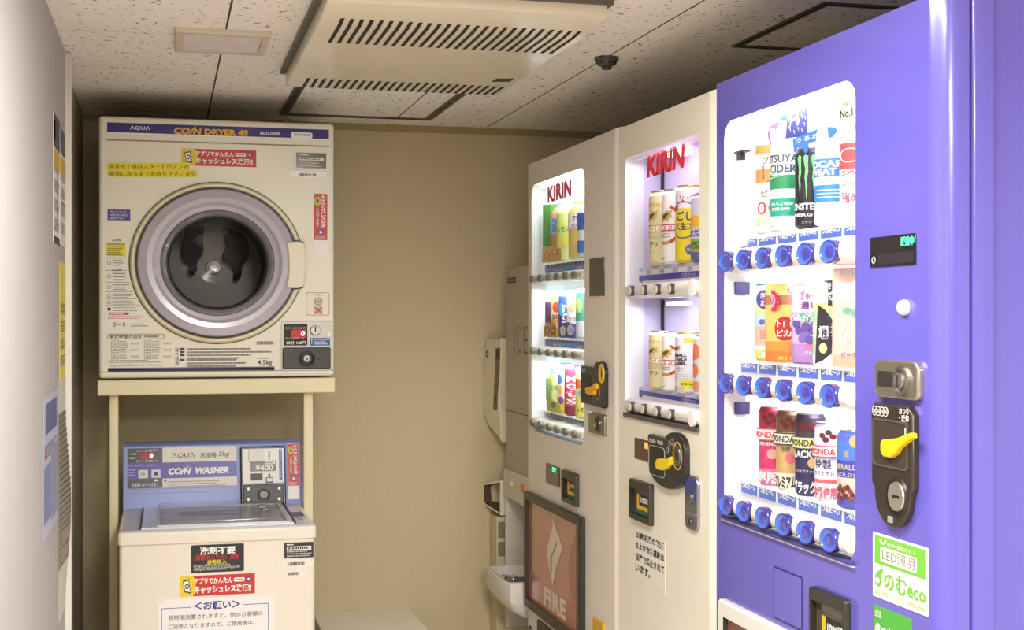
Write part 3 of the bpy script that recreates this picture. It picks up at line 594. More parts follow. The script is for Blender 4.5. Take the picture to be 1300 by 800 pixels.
tall_sticker(t, FK, 365.2, 563.6, 379.6, 616.5)
# stickers on the front
nn = .0012
b = MB(); q = FW.rect(241.9, 691.8, 310.4, 725.4); b.prism(FW, rrect(*q, .004), 0, nn-.0006, mat(214, 210, 202, .4)); b.prism(FW, rrect(q[0]+.0014, q[1]+.0014, q[2]-.0014, q[3]-.0014, .004), 0, nn-.0002, BLACK); b.prism(FW, rrect(q[0]+.0024, q[1]+.0024, q[2]-.0024, q[3]-.0024, .003), 0, nn, mat(34, 32, 34, .35))
b.tpx(FW, '洗剤不要', 253.5, 694.8, 299, 703, nn+.0004, WHITE, .035); b.tpx(FW, '柔軟剤入り液体洗剤', 248, 704.6, 303.6, 709.8, nn+.0004, mat(186, 40, 36), .02); b.tpx(FW, '自動投入', 263.6, 711, 288, 716, nn+.0004, mat(222, 214, 30), .02)
b.tpx(FW, 'Detergent will be added automatically.', 246, 716.9, 293, 719.2, nn+.0004, mat(214, 210, 204)); b.tpx(FW, 'You do not have to put in any washing powder', 246, 719.6, 305, 721.6, nn+.0004, mat(214, 210, 204)); b.tpx(FW, 'detergent and fabric softener.', 246, 722.2, 288, 724, nn+.0004, mat(214, 210, 204)); b.build('sticker', t, 'black detergent sticker')
red_sticker(t, FW, 228.3, 732.0, 323.7, 753.4)
b = MB(); q = FW.rect(360.8, 689.4, 398, 707.4); b.prism(FW, rrect(*q, .002), 0, nn, mat(40, 36, 40, .35)); b.flat(FW, rp(FW, 364, 694, 395, 698), nn+.0003, mat(226, 222, 218)); b.micro(FW, FW.rect(366, 694.6, 393, 697.4), 1, nn+.0006, DARK, .7, 9); b.micro(FW, FW.rect(364, 690.6, 374, 692.6), 1, nn+.0003, WHITE, .6, 4); b.micro(FW, FW.rect(364, 699.2, 396, 706.2), 3, nn+.0003, mat(196, 192, 190), .5, 12); b.build('plate', t, 'small dark maker plate')
for (xa, ya, xb_, yb_, ba, bb) in ((353, 712.2, 398, 719.6, 365, 387), (360.8, 724.8, 386, 732.2, 365, 379)):
    b = MB(); b.prism(FW, rp(FW, xa, ya, xb_, yb_), 0, nn-.0003, mat(230, 222, 210, .4)); u0, v0, u1, v1 = FW.rect(ba, ya+2, bb, yb_-2.2)
    for k in range(14): a = u0+(u1-u0)*k/14; b.flat(FW, rrect(a, v0, a+(u1-u0)/14*random.choice((.4, .6, .8)), v1), nn, BLACK)
    b.build('barcode_label', t, 'white barcode label')
# notice taped to the front
u0, v1 = FW.px(200.4, 762); u1, _ = FW.px(347.6, 758); v0 = v1-.205
t2 = thing('paper_notice', 'white paper notice with blue heading taped low on the washer front', 'notice', ((u0+u1)/2, YW, v0))
b = MB(); b.prism(FW, rrect(u0, v0, u1, v1), 0, .0008, mat(232, 228, 226, .45))
uA, vA = FW.px(204.8, 772.6); uB, _ = FW.px(341, 766.5); BL = mat(90, 100, 160, .5)
b.flat(FW, rrect(uA, v0+.012, uA+.0016, vA), .0012, BL); b.flat(FW, rrect(uB-.0016, v0+.012, uB, vA), .0012, BL); b.flat(FW, rrect(uA, vA-.0016, FW.px(242, 772)[0], vA), .0012, BL); b.flat(FW, rrect(FW.px(309, 770)[0], vA-.0016, uB, vA), .0012, BL)
b.text(FW, '＜お願い＞', (FW.px(246, 770)[0], FW.px(246, 775)[1], FW.px(305, 770)[0], FW.px(246, 764.5)[1]), .0013, mat(28, 60, 140), .03)
b.text(FW, '長時間放置されますと、他のお客様の', (FW.px(213.6, 785)[0], FW.px(213, 788)[1], FW.px(333.5, 785)[0], FW.px(213, 781.6)[1]), .0013, mat(60, 58, 60))
b.text(FW, 'ご迷惑となりますので、ご使用後は、', (FW.px(213.6, 785)[0], FW.px(213, 799)[1], FW.px(323, 785)[0], FW.px(213, 793)[1]), .0013, mat(60, 58, 60))
b.build('sheet', t2)
for uu in (u0+.004, u1-.006): b = MB(); b.prism(FW, rrect(uu-.01, v1-.01, uu+.012, v1+.006), 0, .0011, mat(226, 222, 206, .2)); b.build('tape', t2)

# ------------------------------------------------------------------ vending machines
ZF = 0.0
GLASS = glass_mat('showcase_glass', (.98, .98, 1.0), .07)
def plate(mb, fr, u0, v0, u1, v1, n0, n1, m, hole=None, bl=.004, br=.004, bt=.004, bb=.004, depth=None, seg=5, hole_m=None):
    """upright panel with its edges rounded over; br is the rounding on the near edge"""
    d = depth or max(bl, br); L = [(rrect(u0, v0, u1, v1), n0)]
    for k in range(seg+1):
        t = math.pi/2*k/seg; q = 1-math.cos(t); L.append((rrect(u0+bl*q, v0+bb*q, u1-br*q, v1-bt*q), n1-d*(1-math.sin(t))))
    mb.loft(fr, L, m, closed_end=False); mb.flat(fr, L[-1][0], n1, m, [hole] if hole else []); mb.flat(fr, L[0][0], n0, m, [hole] if hole else [])
    if hole:
        k = len(hole); V = [fr.w(x, y, n0) for x, y in hole]+[fr.w(x, y, n1) for x, y in hole]
        mb.add(V, [(i, k+i, k+(i+1) % k, (i+1) % k) for i in range(k)], hole_m or m)

def machine(name, label, u0, u1, top, win, wr, body, case_m, doorN=.045, br=.025, depth=.70, case=.098):
    """win: (u0, v0, u1, v1) of the show window"""
    t = thing(name, label, 'vending machine', (XF+.35, -(u0+u1)/2, 0)); hole = rrect(*win, wr, 6)
    b = MB(); plate(b, FR, u0+.001, .10, u1-.001, top, -doorN, 0, body, hole, bl=.004, br=br, depth=br, hole_m=mat(228, 226, 226, .4)); door = b.build('door', t)
    b = MB(); hh = rrect(win[0]-.004, win[1]-.004, win[2]+.004, win[3]+.004, wr, 6)
    plate(b, FR, u0+.001, .10, u1-.001, top-.002, -.084, -doorN-.005, body, hh, br=.008, bl=.003, depth=.006)
    plate(b, FR, u0+.004, .06, u1-.009, top-.004, -case-.005, -.084, body, hh, br=.002, bl=.002, depth=.002)
    b.prism(FR, rrect(u0+.004, .06, u1-.009, top-.004), -depth, -case-.005, body)
    b.prism(FR, rrect(u0+.02, 0, u1-.03, .062), -depth+.03, -.03, DARK); b.build('cabinet', t)
    # showcase: an open white box behind the window
    b = MB(); k = len(hole); e = .002; hs = rrect(win[0]-e, win[1]-e, win[2]+e, win[3]+e, wr, 6)
    V = [FR.w(x, y, -.012) for x, y in hs]+[FR.w(x, y, -case) for x, y in hs]
    b.add(V, [(i, k+i, k+(i+1) % k, (i+1) % k) for i in range(k)], case_m); b.flat(FR, hs, -case, case_m); b.build('showcase', t)
    b = MB(); b.flat(FR, hole, -.010, GLASS); b.build('window_glass', t, 'clear show window')
    return t, door
def rail(t, u0, u1, vc, hv, nb, nf, m, name='button_rail'):
    """long rounded bar carrying the buttons"""
    b = MB(); P = []
    for k in range(13):
        a = -math.pi/2+math.pi*k/12; P.append((nb+(nf-nb)*max(0, math.cos(a))**.6, vc+hv*math.sin(a)))
    f = Frame((0, 0, 0), (-1, 0, 0), (0, 0, 1), (0, -1, 0))
    L = [([(p[0]-XF+0, p[1]) for p in P], u0)]
    def ring(sc, u): return ([((nb+(p[0]-nb)*sc)-XF, vc+(p[1]-vc)*sc) for p in P], u)
    Ls = [ring(.6, u0), ring(.85, u0+.003), ring(1, u0+.010), ring(1, u1-.010), ring(.85, u1-.003), ring(.6, u1)]
    b.loft(f, Ls, m, closed_end=True, start_cap=True); return b.build(name, t)
def lamp(t, u0, u1, v, n, w, power, col, name='showcase_light', down=True):
    x = FR.w((u0+u1)/2, v, n); o = area_light(name, x, (0, 0, 0), w, abs(u1-u0), power, col, t); return o
def led_bar(t, u0, u1, v, n, col, strength, w=.012):
    b = MB(); b.prism(FR, rrect(u0, v-.004, u1, v+.004), n-w, n, mat(*col, .4, emit=strength)); return b.build('led_bar', t)
def colY(px, py): return FR.px(px, py)[0]

# --- purple machine (nearest)
PURPLE = mat(98, 90, 186, .22, coat=.35, vary=.02)
U1a, U1b, T1 = -2.486, -1.685, H+.459
wl = colY(919.5, 400); wrt = colY(1086, 400); wtop = (FR.px(930, 152)[1]+FR.px(1070, 104)[1])/2; wbot = (FR.px(921, 658)[1]+FR.px(1084, 717)[1])/2
WIN1 = (wl, wbot, wrt, wtop)
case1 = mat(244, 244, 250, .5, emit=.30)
M1, D1 = machine('vending_machine', 'large glossy purple vending machine, nearest to the camera', U1a, U1b, T1, WIN1, .035, PURPLE, case1, br=.03)
RAILM = mat(236, 230, 216, .3, coat=.2); LENS = mat(66, 104, 220, .1, coat=1., emit=.08); LENS2 = mat(72, 66, 160, .12, coat=1.)
bu1 = [2.4091, 2.3281, 2.2445, 2.1615, 2.0780, 1.9943]
rows1 = []; sh1 = []
for py5, k in ((319, 0), (503.4, 1), (687.7, 2)):
    pxs = (1060.3, 1061.5, 1060.3)[k]; vc = FR.px(pxs, py5, .008)[1]; rows1.append(vc)
    r_ = rail(M1, wl-.014, wrt-.006, vc, .0208, -.035, .010, RAILM)
    for y in bu1:
        b = MB(); b.lathe(FR, -y, vc, [(.0196, .002), (.0196, .0125), (.0190, .0138), (.0178, .0138)], mat(52, 46, 130, .2, coat=.5), 36, 1.48, 1)
        b.lathe(FR, -y, vc, [(.0178, .0138), (.0168, .0122), (.0145, .0112), (.0110, .0107)], LENS, 36, 1.48, 1); b.lathe(FR, -y, vc, [(.0110, .0107), (.006, .0118), (0, .0122)], LENS2, 28, 1.48, 1); b.build('button', r_)
    if k == 2:
        b = MB(); b.prism(FR, rrect(wl-.008, vc-.0305, wrt, vc-.0255), -.02, .008, mat(70, 64, 130, .3), .002); b.prism(FR, rrect(wl-.004, vc-.033, wrt, vc-.0305), -.02, .006, mat(200, 196, 224, .25)); b.build('window_sill', M1)
    # shelf and the cold tags
    vt0 = FR.px(1059, (301, 484, 661)[k], -.036)[1]; vt1 = FR.px(1059, (288, 467.5, 643)[k], -.036)[1]
    sh1.append(vt1+.003); b = MB(); b.prism(FR, rrect(wl+.004, vt1-.003, wrt-.002, vt1+.003), -.097, -.034, case1); b.build('shelf', M1)
    b = MB(); b.prism(FR, rrect(wl+.03, vt0-.010, wrt-.003, vt1+.002), -.040, -.037, mat(246, 246, 250, .4)); st = b.build('tag_holder', M1)
    for i, y in enumerate(bu1):
        b = MB(); b.prism(FR, rrect(-y-.036, vt0, -y+.036, vt1), -.037, -.0358, mat(84, 112, 208, .4)); b.text(FR, 'つめた〜い', (-y-.032, vt0+(vt1-vt0)*.42, -y+.032, vt1-.0012), -.0354, WHITE, .05)
        if k: b.flat(FR, rrect(-y-.036, vt0-.005, -y+.036, vt0-.0015), -.0366, mat(236, 130, 150, .4))
        b.build('cold_tag', st)
# shelf lights
for vtop in (wtop-.012, rows1[0]-.034, rows1[1]-.034):
    lamp(M1, wl+.03, wrt-.03, vtop, -.052, .03, .34, (.93, .95, 1.0))
led_bar(M1, wl+.05, wrt-.05, wtop-.010, -.014, (250, 250, 255), 6)
b = MB(); b.prism(FR, rrect(wl+.012, rows1[0]+.03, wl+.028, wtop-.04), -.035, -.02, case1, .003); b.prism(FR, rrect(wl+.012, wtop-.062, wl+.055, wtop-.058), -.03, -.015, DARK); b.prism(FR, rrect(wl+.02, wtop-.075, wl+.032, wtop-.062), -.03, -.016, DARK, .002)
b.build('side_bracket', M1); b = MB()
for v in (rows1[0]-.05, rows1[1]-.05): b.prism(FR, rrect(wl+.0005, v-.012, wl+.008, v+.012), -.05, -.02, mat(50, 46, 110, .4), .002); b.build('window_clip', M1); b = MB()

# badge on the glass
b = MB(); c0 = FR.px(1074.2, 139, -.008); b.prism(FR, ellipse(*c0, .0255, .0205, 28), -.010, -.0085, mat(240, 238, 220, .4)); b.text(FR, 'No.1', (c0[0]-.020, c0[1]-.013, c0[0]+.021, c0[1]+.001), -.0080, DARK, .02); b.text(FR, '炭酸水', (c0[0]-.014, c0[1]+.005, c0[0]+.016, c0[1]+.013), -.0080, mat(150, 140, 80)); b.build('sticker', M1, 'round No.1 badge on the glass')
# display, dome, locks
b = MB(); q = FR.rect(1106, 302, 1163.6, 336.4); q = (q[0], FR.px(1106, 340)[1], q[2], FR.px(1106, 302)[1]); b.prism(FR, rrect(*q, .002), 0, .002, mat(28, 24, 30, .15, coat=.5), .0008)
w_, h_ = q[2]-q[0], q[3]-q[1]; b.text(FR, '販売中', (q[0]+w_*.70, q[1]+h_*.62, q[0]+w_*.975, q[1]+h_*.92), .0025, mat(60, 235, 150, .4, emit=2.2), .03)
b.lathe(FR, q[0]+w_*.085, q[1]+h_*.24, [(.006, .002), (.005, .003), (.003, .002)], GREY, 16); b.flat(FR, rrect(q[0]+w_*.2, q[1]+h_*.08, q[0]+w_*.97, q[1]+h_*.44), .0023, mat(44, 40, 44, .3)); b.build('display', M1, 'black display with green lit writing')
b = MB(); c0 = FR.px(1150, 390.5); b.lathe(FR, *c0, [(.0115, 0), (.0115, .004), (.010, .009), (.006, .012), (0, .013)], mat(236, 230, 214, .3), 24); b.build('knob', M1, 'white round knob')
b = MB(); q = FR.rect(1117, 470, 1173, 492); va, vb_ = FR.px(1145, 457.5)[1], FR.px(1145, 507)[1]; b.prism(FR, rrect(q[0], vb_, q[2], va, .014, 5), 0, .010, mat(176, 168, 154, .28, .85), .004); cu, cv = FR.px(1153.5, 484); b.prism(FR, rrect(q[0]+.012, vb_+.017, cu+.002, va-.017, .004), .010, .0106, mat(96, 92, 86, .3, .8))
b.lathe(FR, cu, cv, [(.022, .010), (.022, .014), (.017, .016), (.0155, .012), (.013, .012)], mat(150, 146, 140, .25, .9), 28); b.lathe(FR, cu, cv, [(.013, .012), (.012, .018), (0, .019)], mat(196, 192, 184, .25, .9), 24); b.prism(FR, rrect(cu-.002, cv-.009, cu+.002, cv+.009), .0188, .0194, DARK); b.build('lock', M1, 'chrome lock plate')
# coin unit
CU = mat(70, 62, 54, .3, .5); b = MB()
ul, ur = FR.px(1114, 560)[0], FR.px(1167, 560)[0]; vt_, vm, vb_ = FR.px(1130, 512)[1], FR.px(1140, 618)[1], FR.px(1141, 670)[1]; um = (ul+ur)/2
P = [(ul+.002, vm), (ul, vt_-.012), (ul+.008, vt_), (ur-.014, vt_), (ur, vt_-.012), (ur, vm+.004), (ur-.008, vm-.006)]
for k in range(1, 12): a = -math.pi*k/12; P.append((um+(um-ul-.010)*math.cos(a), vm-.012+(vm-.012-vb_)*math.sin(a)))
P.append((ul+.010, vm-.006)); b.prism(FR, P, 0, .012, CU, .004)
q = (ul+.007, FR.px(1120, 590)[1], ur-.010, FR.px(1120, 530)[1]); b.prism(FR, rrect(*q, .008), .012, .0135, mat(120, 110, 100, .3, .6), holes=[rrect(q[0]+.003, q[1]+.003, q[2]-.003, q[3]-.003, .007)]); b.flat(FR, rrect(q[0]+.003, q[1]+.003, q[2]-.003, q[3]-.003, .007), .0123, mat(58, 50, 44, .4))
b.text(FR, 'おつり', (ur-.034, FR.px(1160, 525)[1]-.002, ur-.008, FR.px(1160, 520)[1]+.002), .0124, WHITE, .02); b.text(FR, '・返却', (ur-.034, FR.px(1160, 534)[1]-.002, ur-.008, FR.px(1160, 529)[1]+.002), .0124, WHITE, .02)
b.flat(FR, rrect(ur-.016, FR.px(1160, 560)[1], ur-.013, FR.px(1160, 543)[1]), .0138, WHITE)
for k in range(4): b.lathe(FR, ul+.014+.0105*k, FR.px(1120, 521)[1], [(.0075, .0122), (.0075, .0128), (.0062, .0128)], mat(214, 210, 204, .4), 16); b.text(FR, ('10', '50', '100', '500')[k], (ul+.0095+.0105*k, FR.px(1120, 521)[1]-.003, ul+.0185+.0105*k, FR.px(1120, 521)[1]+.003), .0126, WHITE)
b.prism(FR, rrect(um-.006, vb_+.007, um+.007, vb_+.017), .012, .014, GREY, .001); cu1 = b.build('coin_unit', M1, 'dark coin unit')
b = MB(); L = [FR.px(*p, .02) for p in ((1117.5, 563), (1119, 558.5), (1131, 557.5), (1139, 556), (1155, 549.5), (1158, 550.5), (1158.5, 556), (1150, 562), (1141, 569), (1137, 576), (1130, 581.5), (1121, 580), (1117.5, 573))]
b.prism(FR, L, .0125, .021, mat(236, 190, 20, .35), .003); b.build('return_lever', cu1, 'yellow return lever')
c0 = FR.px(1139.5, 630.5, .012); b = MB(); b.lathe(FR, *c0, [(.030, .012), (.028, .015), (.0225, .014), (.0225, .0125)], mat(50, 44, 40, .3, .5), 32, 1, 1.0); b.lathe(FR, *c0, [(.0225, .0125), (.021, .016), (0, .0165)], mat(196, 190, 176, .3, .8), 28); b.prism(FR, rrect(c0[0]-.008, c0[1]-.002, c0[0]+.011, c0[1]+.002), .0164, .0170, BLACK); b.build('coin_slot', cu1, 'silver round coin slot')
# stickers
def eco(n=.0012):
    GR = mat(112, 184, 60, .45); q = (FR.px(1109, 700)[0], FR.px(1109, 756)[1], FR.px(1178.8, 700)[0], FR.px(1109, 675)[1]); w, h = q[2]-q[0], q[3]-q[1]; bx = lambda a, c, d, e: (q[0]+a*w, q[1]+c*h, q[0]+d*w, q[1]+e*h); g = lambda a, c: (q[0]+a*w, q[1]+c*h)
    b = MB(); b.prism(FR, rrect(*q), 0, n, mat(236, 234, 214, .4)); b.flat(FR, rrect(*bx(.04, .53, .96, .965)), n+.0003, GR); b.flat(FR, rrect(*bx(.15, .58, .82, .81), .004), n+.0006, mat(236, 234, 214, .4))
    b.text(FR, 'LED照明', bx(.19, .61, .78, .785), n+.0009, mat(120, 120, 116)); b.text(FR, '省エネで環境にやさしい', bx(.28, .84, .80, .905), n+.0006, WHITE, .02)
    for s_ in (-1, 1): b.flat(FR, [g(.2+.0*s_, .84), g(.2+.05*s_, .875), g(.2+.07*s_, .93), g(.2+.03*s_, .92)], n+.0006, WHITE)
    b.text(FR, 'のむeco', bx(.22, .17, .97, .45), n+.0006, GR, .02); b.text(FR, '省エネ型ノンフロン自動販売機', bx(.04, .05, .95, .125), n+.0006, mat(170, 178, 120))
    b.flat(FR, [g(.05, .20), g(.12, .17), g(.18, .25), g(.17, .36), g(.21, .48), g(.10, .42), g(.05, .34)], n+.0006, GR); b.flat(FR, ellipse(*g(.10, .27), w*.045, h*.045, 16), n+.0009, mat(236, 234, 214, .4)); b.build('sticker', M1, 'green and white energy saving sticker')
    q = (FR.px(1110, 780)[0], FR.px(1110, 766.8)[1]-.13, FR.px(1157.9, 790)[0], FR.px(1110, 766.8)[1]); w, h = q[2]-q[0], q[3]-q[1]
    b = MB(); b.prism(FR, rrect(*q), 0, n, mat(78, 164, 62, .45)); b.text(FR, '省エネ運転中', bx2(q, .04, .60, .97, .80), n+.0004, WHITE, .04); b.text(FR, '⚘⚘' if False else '環境', bx2(q, .04, .86, .22, .95), n+.0004, WHITE); b.build('sticker', M1, 'green energy saving sticker')
def bx2(q, a, c, d, e): w, h = q[2]-q[0], q[3]-q[1]; return (q[0]+a*w, q[1]+c*h, q[0]+d*w, q[1]+e*h)
eco()
# bill slots (all three machines have one)
def bill_slot(t, fr, u0, v0, u1, v1, txt, depth=.012):
    b = MB(); P = rrect(u0, v0, u1, v1, .005); I = rrect(u0+.010, v0+.014, u1-.008, v1-.020, .003); b.prism(fr, P, 0, depth, mat(46, 40, 36, .35), .003, holes=[]) if False else None
    b.loft(fr, [(P, 0), (P, depth-.003), (inset(P, .002), depth)], mat(48, 42, 37, .35), closed_end=False); b.flat(fr, inset(P, .002), depth, mat(48, 42, 37, .35), [I])
    k = len(I); V = [fr.w(x, y, depth) for x, y in I]+[fr.w(x, y, .002) for x, y in I]; b.add(V, [(i, k+i, k+(i+1) % k, (i+1) % k) for i in range(k)], mat(40, 35, 31, .4)); b.flat(fr, I, .002, mat(78, 70, 62, .4)); s_ = b.build('bill_slot', t, 'black banknote slot')
    w, h = u1-u0, v1-v0; f = lambda a, c, d, e: (u0+a*w, v0+c*h, u0+d*w, v0+e*h)
    b = MB(); b.flat(fr, rrect(*f(.24, .72, .84, .82)), .0026, mat(120, 114, 108, .4)); b.flat(fr, [(u0+.24*w, v0+.28*h), (u0+.34*w, v0+.28*h), (u0+.34*w, v0+.66*h), (u0+.24*w, v0+.66*h)], .0026, mat(230, 180, 20, .4)); b.flat(fr, rrect(*f(.24, .28, .84, .38)), .0028, mat(230, 180, 20, .4)); b.flat(fr, rrect(*f(.36, .40, .84, .66)), .0028, mat(30, 28, 28, .4)); b.text(fr, txt, f(.40, .46, .83, .60), .0032, WHITE, .03); b.flat(fr, rrect(*f(.24, .17, .84, .27)), .0028, mat(30, 110, 90, .4)); b.prism(fr, rrect(*f(.22, .05, .86, .10)), .002, .007, mat(130, 124, 118, .3, .5)); b.build('bill_guide', s_, 'printed banknote guide')
ua, ub = FR.px(1034.5, 770)[0], FR.px(1081, 770)[0]; vt_ = FR.px(1036, 744)[1]; bill_slot(M1, FR, ua, vt_-.125, ub, vt_, '1000円')
# service flap and lower poster frame
ua, ub = FR.px(982.4, 750)[0], FR.px(1018.8, 750)[0]; vt_ = FR.px(982.4, 718)[1]; vb_ = FR.px(982.4, 784)[1]; b = MB(); b.prism(FR, rrect(ua, vb_, ub, vt_), 0, .0008, mat(40, 34, 120, .4), holes=[rrect(ua+.003, vb_+.003, ub-.003, vt_-.003)]); b.prism(FR, rrect(ua+.003, vb_+.003, ub-.003, vt_-.003), 0, .0012, PURPLE, .0006); b.build('service_flap', M1)
ua, ub = FR.px(919, 780)[0], FR.px(1025, 790)[0]; vt_ = FR.px(921, 760)[1]; b = MB(); P = rrect(ua, vt_-.36, ub, vt_, .008); I = rrect(ua+.028, vt_-.335, ub-.028, vt_-.03); b.prism(FR, P, 0, .014, mat(228, 224, 216, .3), .004, holes=[I] ) if False else None
b.loft(FR, [(P, 0), (P, .010), (inset(P, .004), .014)], mat(230, 226, 218, .3), closed_end=False); b.flat(FR, inset(P, .004), .014, mat(230, 226, 218, .3), [I]); k = len(I); b.add([FR.w(x, y, .014) for x, y in I]+[FR.w(x, y, .003) for x, y in I], [(i, k+i, k+(i+1) % k, (i+1) % k) for i in range(k)], DARK); pf = b.build('poster_frame', M1, 'white frame low on the door')
b = MB(); b.flat(FR, I, .004, mat(150, 92, 76, .3, coat=.5)); b.build('poster', pf, 'brown poster')

# --- beige beer machine (middle)
BEIGE = mat(238, 231, 213, .3, coat=.2, vary=.015)
U2a, U2b, T2 = -3.076, -2.492, H+.4500
wl2, wr2 = colY(794, 300), colY(888, 300); wt2 = (FR.px(796, 199.5)[1]+FR.px(886, 170.5)[1])/2; wb2 = (FR.px(794.5, 525)[1]+FR.px(887, 546)[1])/2
case2 = mat(206, 200, 226, .45, emit=.0)
M2, D2 = machine('vending_machine', 'beige beer vending machine with red lettering, right beside the purple one', U2a, U2b, T2, (wl2, wb2, wr2, wt2), .012, BEIGE, case2, br=.025, case=.094)
RAIL2 = mat(222, 214, 208, .35); bu2 = [2.9615, 2.8755, 2.7905, 2.7077]
rows2 = []; sh2 = []
for k, py in enumerate((366.5, 526)):
    vc = FR.px(856.5, py, .004)[1] if k == 0 else FR.px(856.5, 526.5, .004)[1]; rows2.append(vc); r_ = rail(M2, wl2-.004, wr2-.004, vc, .0182, -.035, .006, RAIL2)
    for y in bu2:
        b = MB(); b.lathe(FR, -y, vc, [(.0120, .003), (.0120, .0115), (.0112, .0125), (.0098, .0125)], mat(66, 62, 58, .35), 24, 1.15, 1); b.lathe(FR, -y, vc, [(.0098, .0125), (.009, .0138), (0, .0145)], mat(206, 200, 184, .35), 20, 1.15, 1); b.build('button', r_)
    b = MB(); b.lathe(FR, wr2-.026, vc, [(.0182, .003), (.0175, .008), (0, .0095)], mat(240, 236, 228, .35), 28); b.build('end_cap', r_)
    zz = FR.px(832, (339.5, 492.5)[k], -.057)[1]; sh2.append(zz); b = MB(); b.prism(FR, rrect(wl2+.003, zz-.006, wr2-.003, zz), -.094, -.033, case2); b.build('shelf', M2)
    p0 = ((860, 353.5), (860, 509))[k]; p1 = ((860, 346), (860, 503.4))[k]; va, vb_ = FR.px(*p0, -.034)[1], FR.px(*p1, -.034)[1]; ul = FR.px(810, 500, -.034)[0]
    b = MB(); b.prism(FR, rrect(wl2+.02, va-.012, wr2-.003, zz-.0005), -.038, -.035, mat(232, 228, 232, .4)); b.prism(FR, rrect(ul, va, wr2-.003, vb_), -.035, -.0340, mat(62, 58, 160, .4)); b.text(FR, 'つめた〜い', (-2.70-.055, va+.001, -2.70+.03, vb_-.001), -.0336, mat(200, 200, 230), .02)
    for y in bu2: b.text(FR, ('¥240', '¥250', '¥270', '¥270')[bu2.index(y)] if k == 0 else ('¥200', '¥200', '¥170', '¥170')[bu2.index(y)], (-y-.015, vb_+.0015, -y+.013, min(vb_+.010, zz-.0015)), -.0345, DARK)
    b.build('price_strip', M2)
b = MB(); b.prism(FR, rrect(wl2-.002, wb2-.006, wr2+.002, wb2+.004), -.02, .006, mat(78, 72, 74, .35), .002); b.build('window_sill', M2)
VIO = (.84, .80, 1.0)
for vtop in (wt2-.010, rows2[0]-.032): lamp(M2, wl2+.03, wr2-.03, vtop, -.018, .02, .36, VIO)
for (vtop) in (wt2-.010, rows2[0]-.030):
    for uu in (-2.83, -2.60):
        b = MB(); b.prism(FR, rrect(uu-.035, vtop-.004, uu+.035, vtop+.004), -.075, -.040, mat(238, 236, 255, .4, emit=3), .002); b.build('led_lamp', M2)
b = MB()
for (va, vb_) in ((sh2[0]+.001, wt2-.004), (sh2[1]+.001, rows2[0]-.02)): b.prism(FR, rrect(wl2+.001, va, wl2+.009, vb_), -.0938, -.088, mat(40, 36, 44, .5))
b.build('back_joint', M2)
b = MB(); b.tpx(FR, 'KIRIN', 821, 0, 869.5, 0, -.0085, RED, .03) if False else None
ul, ur = FR.px(820.5, 200, -.008)[0], FR.px(869.5, 200, -.008)[0]; va, vb_ = FR.px(821, 226, -.008)[1], FR.px(824, 197, -.008)[1]; b.text(FR, 'KIRIN', (ul, va, ur, vb_), -.0085, mat(236, 50, 66, .4), .06, .1); b.build('logo', M2, 'red lettering on the glass')
# payment display, coin unit
b = MB(); q = (FR.px(806.5, 570)[0], FR.px(806.5, 581.5)[1], FR.px(832, 570)[0], FR.px(806.5, 555.5)[1]); b.prism(FR, rrect(*q), 0, .002, mat(70, 24, 30, .2, coat=.4)); q2 = FR.rect(819.5, 561.5, 825.5, 571); b.flat(FR, rrect(*q2), .0024, mat(255, 120, 50, .4, emit=1.6)); b.build('display', M2, 'dark red display with orange light')
cu_, cv_ = FR.px(858.5, 583, .0)[0], FR.px(858.5, 583)[1]; CU2 = mat(54, 52, 48, .28, .4)
ul = FR.px(829.5, 580)[0]; ur = FR.px(876, 585)[0]; vt_ = FR.px(831, 551)[1]; vbb = FR.px(848, 619)[1]; R_ = (ur-ul)
P = [(ul, vt_-.004), (ul+.004, vt_)]
P += [(ul+R_*.50, vt_-.002)]+[(ul+R_*.72+R_*.28*math.cos(math.radians(a)), vt_-.014+.030*math.sin(math.radians(a))) for a in range(150, -1, -15)]
P += [(ur, cv_-.02)]+[(ul+R_*.5+R_*.5*math.cos(math.radians(a)), cv_-.022+(cv_-.022-vbb)*math.sin(math.radians(a))) for a in range(-10, -181, -14)]
P = list(reversed(P)); b = MB(); b.prism(FR, P, 0, .014, CU2, .004)
b.text(FR, '返却・取消', (ul+.010, vt_-.017, ul+R_*.45, vt_-.008), .0144, mat(220, 216, 206), .02)
q = (ul+.010, cv_-.045, ul+R_*.50, cv_+.020); b.prism(FR, rrect(*q, .012), .0141, .0150, mat(190, 186, 170, .4), holes=[rrect(q[0]+.001, q[1]+.001, q[2]-.001, q[3]-.001, .011)]); b.flat(FR, rrect(q[0]+.001, q[1]+.001, q[2]-.001, q[3]-.001, .011), .0143, mat(34, 32, 30, .4))
for k in range(5): a = math.radians(25+32*k); b.lathe(FR, cu_+.028*math.cos(a)+.012, cv_+.002+.036*math.sin(a), [(.0065, .0142), (.0065, .0148), (.0052, .0148)], mat(190, 186, 176), 14)
cu2 = b.build('coin_unit', M2, 'round black coin unit')
b = MB(); cx_ = FR.px(860, 579, .014); b.lathe(FR, *cx_, [(.026, .0142), (.025, .0150), (.0235, .0142)], mat(222, 176, 60, .4), 30, 1, 1.15); b.lathe(FR, *cx_, [(.0235, .0142), (.021, .011)], mat(30, 29, 28, .3), 30, 1, 1.15); b.lathe(FR, *cx_, [(.0205, .0142), (.019, .0165), (0, .0175)], mat(120, 116, 106, .3, .8), 26, .9, 1.1); b.prism(FR, rrect(cx_[0]-.002, cx_[1]-.007, cx_[0]+.0035, cx_[1]+.008), .0174, .018, BLACK); b.build('coin_slot', cu2, 'round coin slot with yellow ring')
